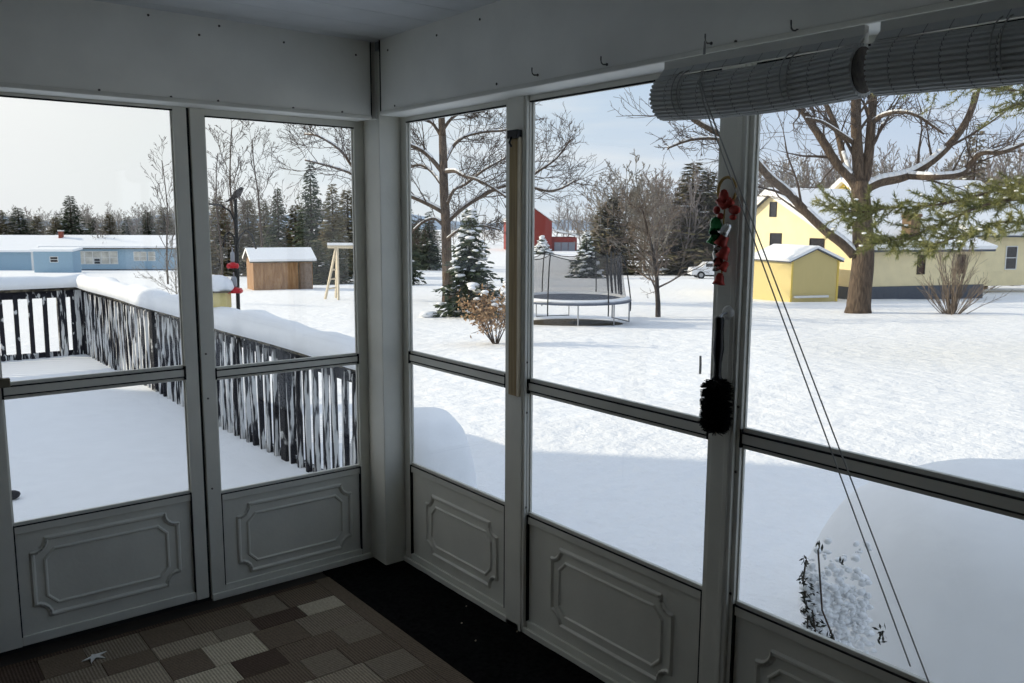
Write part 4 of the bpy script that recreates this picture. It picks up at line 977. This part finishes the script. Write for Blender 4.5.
# ------------------------------------------------------------------ trampoline
def tramp():
    D = 25.0; c0 = W(573, 322, D); z0 = gz(c0.x, c0.y); k = D / FPX; R_ = 56 * k; hb_ = .72
    rt = thing('trampoline', 'round trampoline with sagging safety net standing on the snowy lawn', 'trampoline', (c0.x, c0.y, z0))
    ang = [i * 2 * math.pi / 48 for i in range(49)]
    MB().tube([(R_ * math.cos(a), R_ * math.sin(a), hb_) for a in ang], .028, 8, cap=False).build('frame_ring', steel, rt, smooth=True)
    MB().lathe([(R_ * .90, hb_ - .03), (R_ * .90, hb_ + .02), (R_ * .6, hb_ + .015)], 48).build('jumping_mat', mat('dusted_mat', (.10, .105, .115), .9, col2=(.42, .43, .45), lo=.45, hi=.62, scale=1.6), rt)
    MB().lathe([(R_ * 1.0, hb_ + .0), (R_ * 1.0, hb_ + .04), (R_ * .95, hb_ + .08), (R_ * .88, hb_ + .08), (R_ * .84, hb_ + .0)], 48).build('snow_cover', snow_s, rt, smooth=True)
    MB().lathe([(R_ * 1.02, hb_ - .06), (R_ * 1.03, hb_ - .02), (R_ * 1.0, hb_ + .02)], 48).build('pad', mat('blue_grey_pad', (.10, .12, .16), .7, var=.1), rt)
    ra = math.atan2(RGT.y, RGT.x)
    for i in range(4):
        a = ra + .35 + i * math.pi / 2; da = .34
        pts = [(R_ * math.cos(a - da), R_ * math.sin(a - da), hb_), (R_ * math.cos(a - da), R_ * math.sin(a - da), .04), (R_ * math.cos(a + da), R_ * math.sin(a + da), .04), (R_ * math.cos(a + da), R_ * math.sin(a + da), hb_)]
        MB().tube(pts, .024, 7).build('leg', steel, rt)
    H_ = 1.50; poles = []
    for i in range(6):
        a = ra + .02 + i * math.pi / 3; x, y_ = math.cos(a), math.sin(a); lean = .86 if i == 0 else .97
        pts = [(R_ * 1.02 * x, R_ * 1.02 * y_, .35), (R_ * 1.02 * x, R_ * 1.02 * y_, hb_), (R_ * (.5 + lean * .5) * x, R_ * (.5 + lean * .5) * y_, hb_ + H_ * .6), (R_ * lean * .97 * x, R_ * lean * .97 * y_, hb_ + H_ - .18)]
        MB().tube(smoothpts(pts), .019, 7).build('pole', blackm, rt, smooth=True); poles.append((a, pts[-1]))
    cord = []
    for i in range(6):
        p0 = Vector(poles[i][1]); p1 = Vector(poles[(i + 1) % 6][1])
        for j in range(6):
            t_ = j / 6; q = p0.lerp(p1, t_); rr_ = q.xy.length; q.z -= .16 * math.sin(math.pi * t_); cord.append(tuple(q))
    cord.append(cord[0]); MB().tube(cord, .013, 5, cap=False).build('top_cord', blackm, rt)
    # netting: a see-through sheet of threads from the ring to the top cord
    nm = bpy.data.materials.new('safety_net'); nm.use_nodes = True; t = nm.node_tree; b = t.nodes['Principled BSDF']; b.inputs['Base Color'].default_value = (.05, .05, .055, 1); b.inputs['Roughness'].default_value = .9; b.inputs['Alpha'].default_value = .36
    nv = []; nf = []; n_ = len(cord) - 1
    for lev in range(5):
        t_ = lev / 4
        for j in range(n_):
            q = Vector(cord[j]); a = math.atan2(q.y, q.x); lo = Vector((R_ * .93 * math.cos(a), R_ * .93 * math.sin(a), hb_ + .08)); nv.append(tuple(lo.lerp(q, t_) * 1.0))
    for lev in range(4):
        for j in range(n_): nf.append((lev * n_ + j, lev * n_ + (j + 1) % n_, (lev + 1) * n_ + (j + 1) % n_, (lev + 1) * n_ + j))
    p = MB(); p.add(nv, nf); p.build('safety_net', nm, rt, smooth=True)
    # bunched net at the right-hand pole
    bn = MB(); a = ra + .12
    for j in range(9):
        b_ = ra + .10 + j * .07; rr_ = R_ * (.86 + .03 * (j % 2)); bn.tube([(rr_ * math.cos(b_), rr_ * math.sin(b_), hb_ + .1), (rr_ * .97 * math.cos(b_ + .03), rr_ * .97 * math.sin(b_ + .03), hb_ + .7), (rr_ * .95 * math.cos(b_), rr_ * .95 * math.sin(b_), hb_ + 1.35)], [.02, .035, .015], 5)
    bn.build('bunched_net', tramp_net, rt)
    o_ = MB().lathe([(R_ * .96, -.06), (R_ * .88, .012), (R_ * .5, .018), (.02, .02)], 40).build('bare_grass', earth, smooth=True); o_.location = (c0.x, c0.y, z0)
    for v_ in o_.data.vertices: v_.co.z += gz(c0.x + v_.co.x, c0.y + v_.co.y) - z0
    tag(o_, 'round patch of bare dead grass under the trampoline', 'grass', kind='stuff')
tramp()
p, D = G(700, 374)
o = MB().tube([(0, 0, -.1), (.004, 0, .15), (0, .004, .30)], [.02, .02, .018], 8).build('stake', blackm); o.location = p; tag(o, 'short dark stake standing in the snow left of the black brush', 'stake')

# ------------------------------------------------------------------ buildings
def rotz_of(d): return math.atan2(d.y, d.x)
wdir = (RGT * math.cos(math.radians(18)) + FWD * math.sin(math.radians(18)))
def bwin(parent, name, face, a, z, w, h, fixed, pane=winm, frame=None):
    """window with frame on a wall; face 'x' = wall plane x=fixed (a along y), 'y' = plane y=fixed (a along x); outward is the negative side"""
    t_ = .05; fr = MB(); pn_ = MB()
    def bx(mb, a0, a1, z0, z1, d0, d1):
        if face == 'y': mb.box((a0, fixed - d1, z0), (a1, fixed - d0, z1))
        else: mb.box((fixed - d1, a0, z0), (fixed - d0, a1, z1))
    for q in ((a - w / 2 - t_, a - w / 2, z - t_, z + h + t_), (a + w / 2, a + w / 2 + t_, z - t_, z + h + t_), (a - w / 2, a + w / 2, z - t_, z), (a - w / 2, a + w / 2, z + h, z + h + t_)): bx(fr, *q, .0, .05)
    bx(fr, a - w / 2, a + w / 2, z + h / 2 - .02, z + h / 2 + .02, .0, .04)
    bx(pn_, a - w / 2, a + w / 2, z, z + h, .0, .02)
    f = fr.build(name, frame or whitet, parent); pn_.build('pane', pane, f)
# yellow house
hp = G(850, 299.5)[0]; hz = hp.z - .05
yh = thing('yellow_house', 'yellow house with snowy roofs behind the maple and the yellow shed', 'house', (hp.x, hp.y, hz), rotz_of(wdir))
E_, RB, RZ, FB, FZ = 2.28, 6.4, 5.15, 10.4, 3.0     # eave, ridge depth/height, far eave
poly = [(0, 0), (FB, 0), (FB, FZ), (RB, RZ), (0, E_)]
MB().prism([(0, .62), (FB, .62), (FB, FZ), (RB, RZ), (0, E_)], 0, .3).build('gable_wall', yellow, yh)
MB().box((.3, 0, .62), (7.9, .2, E_)).build('front_wall', yellow, yh)
MB().box((7.7, .2, .62), (7.9, 6, E_)).build('end_wall', yellow, yh)
MB().box((-.02, -.05, -.8), (7.92, 9, .62)).build('foundation', found, yh)
r = MB(); r.slab([(-.35, -.4, E_ - .02), (8.1, -.4, E_ - .02), (4.6, RB, RZ), (-.35, RB, RZ)], .10); r.slab([(-.35, RB, RZ), (4.6, RB, RZ), (6, FB + .3, FZ - .15), (-.35, FB + .3, FZ - .15)], .10)
r.slab([(8.1, -.4, E_ - .02), (8.1, 9, E_ - .02), (6, FB, FZ - .1), (4.6, RB, RZ)], .10); r.build('roof', found, yh)
r = MB(); r.slab([(-.38, -.42, E_ + .08), (8.12, -.42, E_ + .08), (4.6, RB, RZ + .11), (-.38, RB, RZ + .11)], .20); r.slab([(-.38, RB, RZ + .11), (4.6, RB, RZ + .11), (6, FB + .32, FZ - .03), (-.38, FB + .32, FZ - .03)], .20)
r.slab([(8.12, -.42, E_ + .08), (8.12, 9, E_ + .08), (6, FB, FZ), (4.6, RB, RZ + .11)], .2); r.build('roof_snow', snow_s, yh)
MB().prism([(FB + .28, FZ - .30), (FB + .28, FZ - .12), (RB, RZ + .1), (-.38, E_ + .06), (-.38, E_ - .10), (RB, RZ - .1)], -.37, -.33).build('rake_trim', whitet, yh)
bwin(yh, 'attic_window', 'x', 6.35, 3.95, .5, .70, 0, frame=winm); bwin(yh, 'gable_window', 'x', 6.0, 2.3, .9, .7, 0, frame=winm); bwin(yh, 'gable_window', 'x', 2.6, 2.0, 1.0, .8, 0, frame=winm)
for a in (4.0, 6.45): bwin(yh, 'wing_window', 'y', a, 1.22, .36, .84, 0, mat('brown_pane', (.06, .03, .02), .2, var=.1), frame=MATS['weathered_rail'])
c = MB(); c.box((3.35, .12, 2.3), (3.93, .7, 4.0)); c.box((3.31, .08, 3.9), (3.97, .74, 4.05)); c.build('chimney', brick, yh); MB().box((3.31, .08, 4.05), (3.97, .74, 4.18)).build('chimney_snow', snow_s, yh, bevel=.05)
# rear block
a0, a1, RB2, RZ2 = 7.4, 17.5, 9.9, 6.05
MB().prism([(5.6, 0), (14, 0), (14, 3.4), (RB2, RZ2), (5.6, 3.3)], a0, a0 + .3).build('rear_gable', ytrim, yh); MB().box((a0 + .3, 5.6, 0), (a1, 5.8, 3.3)).build('rear_wall', yellow, yh)
r = MB(); r.slab([(a0 - .3, 5.2, 3.1), (a1, 5.2, 3.1), (a1, RB2, RZ2), (a0 - .3, RB2, RZ2)], .28); r.slab([(a0 - .3, RB2, RZ2), (a1, RB2, RZ2), (a1, 14.3, 3.2), (a0 - .3, 14.3, 3.2)], .28); r.build('rear_roof_snow', snow_s, yh)
bwin(yh, 'attic_window', 'x', RB2, 4.9, .35, .5, a0)
# right block
b0, b1_ = 11.7, 27
MB().box((b0, 4.6, 0.1), (b1_, 4.8, 2.98)).build('side_wall', yellow, yh); MB().box((b0, 4.8, 0), (b0 + .2, 11, 2.98)).build('side_end', yellow, yh)
r = MB(); r.slab([(b0 - .4, 4.1, 2.85), (b1_, 4.1, 2.85), (b1_, 9.0, 5.0), (b0 - .4, 9.0, 5.0)], .08); r.build('side_roof', found, yh)
r = MB(); r.slab([(b0 - .42, 4.08, 2.95), (b1_, 4.08, 2.95), (b1_, 9.0, 5.1), (b0 - .42, 9.0, 5.1)], .22); r.build('side_roof_snow', snow_s, yh)
bwin(yh, 'side_window', 'y', 14.75, 1.05, .75, 1.25, 4.6); bwin(yh, 'side_window', 'y', 16.6, .75, .75, 1.45, 4.6)
# yellow shed
sp_ = G(790, 302)[0]; ys = thing('yellow_shed', 'small yellow shed with snowy gable roof left of the big maple', 'shed', (sp_.x, sp_.y, sp_.z - .05), rotz_of(wdir))
hw_, hl, he, hr = 2.48, 3.0, 1.86, 2.36
w = MB(); v = [(0, 0, -.3), (hw_, 0, -.3), (hw_, 0, he), (hw_ / 2, 0, hr), (0, 0, he)]; v2 = [(x, hl, z) for x, y_, z in v]; w.add(v + v2, [(0, 1, 2, 3, 4), (9, 8, 7, 6, 5), (0, 5, 6, 1), (1, 6, 7, 2), (0, 4, 9, 5)])
w.build('walls', yshed, ys)
for m_, nm_, of, th in ((found, 'roof', 0, .05), (snow_s, 'roof_snow', .05, .12)):
    r = MB(); r.slab([(-.18, -.12, he - .07 + of), (-.18, hl + .12, he - .07 + of), (hw_ / 2, hl + .12, hr + .01 + of), (hw_ / 2, -.12, hr + .01 + of)], th); r.slab([(hw_ + .18, -.12, he - .07 + of), (hw_ / 2, -.12, hr + .01 + of), (hw_ / 2, hl + .12, hr + .01 + of), (hw_ + .18, hl + .12, he - .07 + of)], th); r.build(nm_, m_, ys)
MB().box((.15, -.12, .22), (1.95, -.02, .32)).build('bottom_board', whitet, ys)
c = MB(); c.box((-.02, -.03, -.2), (.07, .0, he)); c.box((hw_ - .07, -.03, -.2), (hw_ + .02, 0, he)); c.build('corner_board', ytrim, ys)
# wooden shed
sp_ = G(254, 290.5)[0]; sd_ = (RGT * math.cos(math.radians(25)) + FWD * math.sin(math.radians(25)))
ws = thing('wooden_shed', 'weathered brown plywood shed with snowy roof beyond the deck', 'shed', (sp_.x, sp_.y, sp_.z), rotz_of(sd_))
sw, sl_, se, sr = 3.25, 2.6, 1.60, 2.10
MB().prism([(0, -.4), (sl_, -.4), (sl_, se), (sl_ / 2, sr), (0, se)], 0, .1).build('gable_wall', shedw, ws); MB().prism([(0, -.4), (sl_, -.4), (sl_, se), (sl_ / 2, sr), (0, se)], sw - .1, sw).build('gable_wall', shedw, ws)
MB().box((.1, 0, -.4), (sw - .1, .08, se)).build('front_wall', shedw, ws)
MB().box((2.45, -.04, 0), (2.5, .0, se - .1)).build('door_batten', railwood, ws); MB().box((2.55, -.03, .0), (3.2, 0, se - .15)).build('door', mat('grey_plywood', (.20, .14, .10), .85, var=.2, scale=8), ws)
r = MB(); r.slab([(-.2, -.2, se - .08), (sw + .2, -.2, se - .08), (sw + .2, sl_ / 2, sr + .02), (-.2, sl_ / 2, sr + .02)], .06); r.slab([(-.2, sl_ / 2, sr + .02), (sw + .2, sl_ / 2, sr + .02), (sw + .2, sl_ + .2, se - .08), (-.2, sl_ + .2, se - .08)], .06); r.build('roof', railwood, ws)
r = MB(); r.slab([(-.2, -.2, se - .01), (sw + .2, -.2, se - .01), (sw + .2, sl_ / 2, sr + .09), (-.2, sl_ / 2, sr + .09)], .13); r.slab([(-.2, sl_ / 2, sr + .09), (sw + .2, sl_ / 2, sr + .09), (sw + .2, sl_ + .2, se - .01), (-.2, sl_ + .2, se - .01)], .13); r.build('roof_snow', snow_s, ws)
# swing set
sp_ = G(338, 299.5)[0]; ss_ = thing('swing_set', 'pale lumber A-frame swing set right of the wooden shed', 'swing set', drop(sp_), rotz_of(RGT))
def leg(mb, a, b, w=.05): mb.tube([a, b], w, 4)
Hs = 2.35
for a, b in (((-.55, -.1, 0), (-.02, 0, Hs)), ((.12, -.5, 0), (.02, 0, Hs)), ((-.28, .9, 0), (.0, .1, Hs)), ((2.8, -.6, 0), (2.6, 0, Hs)), ((2.8, .8, 0), (2.6, .1, Hs))):
    MB().tube([a, b], .06, 4).build('leg', palew, ss_)
MB().tube([(-.4, 0, Hs), (3.0, 0, Hs)], .09, 4).build('beam', palew, ss_); MB().box((-.4, -.09, Hs + .05), (3.0, .09, Hs + .16)).build('snow_strip', snow_s, ss_)
for i in range(4):
    t_ = .2 + i * .18; MB().tube([(-.55 + .53 * t_, -.1 + .1 * t_, Hs * t_), (-.28 + .28 * t_, .9 - .8 * t_, Hs * t_)], .035, 4).build('rung', palew, ss_)
# blue house
bp0, DB = G(-60, 270.5); bdir = (RGT * math.cos(math.radians(7)) + FWD * math.sin(math.radians(7)))
bh = thing('blue_house', 'long low blue house with wide snowy roof seen over the deck railing', 'house', (bp0.x, bp0.y, bp0.z - .1), rotz_of(bdir))
kk = DB / FPX * .945; LW = 245 * kk
MB().box((0, 0, -.8), (96 * kk, 8, 2.2)).build('garage_wall', blue, bh); MB().box((96 * kk, 1.2, -.8), (LW, 8, 2.45)).build('front_wall', blue, bh)
r = MB(); r.slab([(-.5, -.5, 2.1), (97 * kk, -.5, 2.1), (97 * kk, 5.5, 3.65), (-.5, 5.5, 3.65)], .2); r.slab([(97 * kk, .7, 2.52), (LW + .5, .7, 2.52), (LW + .5, 5.5, 3.68), (97 * kk, 5.5, 3.68)], .2); r.slab([(-.5, 5.5, 3.65), (LW + .5, 5.5, 3.65), (LW + .5, 11, 2.2), (-.5, 11, 2.2)], .2); r.build('roof_snow', snow_s, bh)
MB().box((97 * kk, .72, 2.40), (LW + .4, .8, 2.53)).build('eave_board', railwood, bh); MB().box((92 * kk, -.06, -.1), (96 * kk, .0, 2.1)).build('corner_board', whitet, bh)
MB().box((96 * kk, 1.14, -.8), (LW, 1.2, .12)).build('dark_base', found, bh)
c = MB(); c.box((106 * kk, 4.0, 3.0), (109.5 * kk, 4.6, 4.3)); c.build('chimney', mat('red_brick', (.26, .07, .045), .85, var=.2), bh); MB().box((105.6 * kk, 3.9, 4.3), (110 * kk, 4.7, 4.42)).build('chimney_cap', whitet, bh)
for a in (138, 146, 155, 164, 172): bwin(bh, 'curtained_window', 'y', a * kk, .75, .85, 1.35, 1.2, curt)
for a in (155,): bwin(bh, 'dark_window', 'y', a * kk, .75, .6, .55, 1.14)
for a in (197, 203, 212): bwin(bh, 'curtained_window', 'y', a * kk, 1.1, .7, .95, 1.2, curt)
# blue shed
sp_, DS = G(34.5, 272.5); bs = thing('blue_shed', 'small blue shed with flat snowy roof in front of the blue house', 'shed', (sp_.x, sp_.y, sp_.z), rotz_of(bdir))
k9 = DS / FPX * .97; MB().box((0, 0, -.5), (38 * k9, 2.2, 2.1)).build('walls', blue, bs)
MB().slab([(-.2, -.25, 2.1), (38 * k9 + .2, -.25, 2.1), (38 * k9 + .2, 2.4, 2.25), (-.2, 2.4, 2.25)], .22).build('roof_snow', snow_s, bs); bwin(bs, 'window', 'y', 20 * k9, 1.05, .7, .5, 0)
# barn
bp0 = W(508, 249.5, 185); bd_ = (RGT * math.cos(math.radians(4)) + FWD * math.sin(math.radians(4)))
bn = thing('red_barn', 'red barn with snowy roof and grey-doored lean-to beyond the trampoline', 'barn', (bp0.x, bp0.y, bp0.z - .6), rotz_of(bd_))
kb = 185 / FPX
w = MB(); v = [(0, 0, -2), (44 * kb, 0, -2), (44 * kb, 0, 31 * kb), (22 * kb, 0, 46 * kb), (0, 0, 31 * kb)]; w.add(v + [(x, 16, z) for x, y_, z in v], [(0, 1, 2, 3, 4), (9, 8, 7, 6, 5), (1, 6, 7, 2), (0, 4, 9, 5)]); w.build('walls', red, bn)
r = MB(); r.slab([(22 * kb, -.5, 46.5 * kb), (46 * kb, -.5, 30 * kb), (46 * kb, 16.5, 30 * kb), (22 * kb, 16.5, 46.5 * kb)], .15); r.slab([(22 * kb, -.5, 46.5 * kb), (-2 * kb, -.5, 30 * kb), (-2 * kb, 16.5, 30 * kb), (22 * kb, 16.5, 46.5 * kb)], .35); r.build('roof_snow', snow_s, bn)
MB().box((44 * kb, 1.0, -2), (70 * kb, 9, 15 * kb)).build('lean_to', red, bn)
MB().slab([(44 * kb, .3, 22 * kb), (71 * kb, .3, 16 * kb), (71 * kb, 9.3, 16 * kb), (44 * kb, 9.3, 22 * kb)], .4).build('lean_to_snow', snow_s, bn)
d = MB(); 
for i in range(3): d.box(((47 + i * 7.2) * kb, .85, 0), ((53.6 + i * 7.2) * kb, 1.0, 10 * kb))
d.build('grey_door', greyd, bn)
p = drop(W(542, 253, 165)); make_conifer('snowy_bush', 'round snow-laden evergreen bush in front of the red barn', p, dict(h=3.6, w=2.2, seed=91, nb=90, ntri=9, tl=.45, snowp=.9, droop=.2, snows=1.8), spruce_g)
# white car
cp = G(691, 279)[0]; ca_ = thing('white_car', 'white car parked far off, half hidden behind the wide post', 'car', cp, rotz_of(RGT))
side = [(0, .35), (.05, .75), (.12, .92), (.9, 1.02), (1.35, 1.42), (2.6, 1.48), (3.4, 1.30), (4.1, 1.0), (4.4, .85), (4.45, .35)]
v = [(x, y_, z) for y_ in (0, 1.75) for x, z in side]; n_ = len(side)
w = MB(); w.add(v, [tuple(range(n_)), tuple(range(n_, 2 * n_))[::-1]] + [(i, n_ + i, n_ + (i + 1) % n_, (i + 1) % n_) for i in range(n_)]); w.build('body', mat('white_car_paint', (.75, .76, .78), .25, var=.02), ca_, bevel=.05)
MB().box((1.25, -.012, 1.05), (3.3, .0, 1.34)).build('side_window', winm, ca_)
for x in (.85, 3.55):
    for y_ in (.02, 1.73): 
        wh = MB().lathe([(.33, -.1), (.34, 0), (.33, .1)], 18, (x, y_, .33), (0, 1, 0)).build('wheel', blackp, ca_); MB().lathe([(.18, -.12), (.19, .12)], 14, (x, y_, .33), (0, 1, 0)).build('hub', steel, wh)

for o in list(protoA + protoB + protoS + protoC):
    if id(o) not in used:
        for ch in list(o.children): bpy.data.objects.remove(ch)
        bpy.data.objects.remove(o)
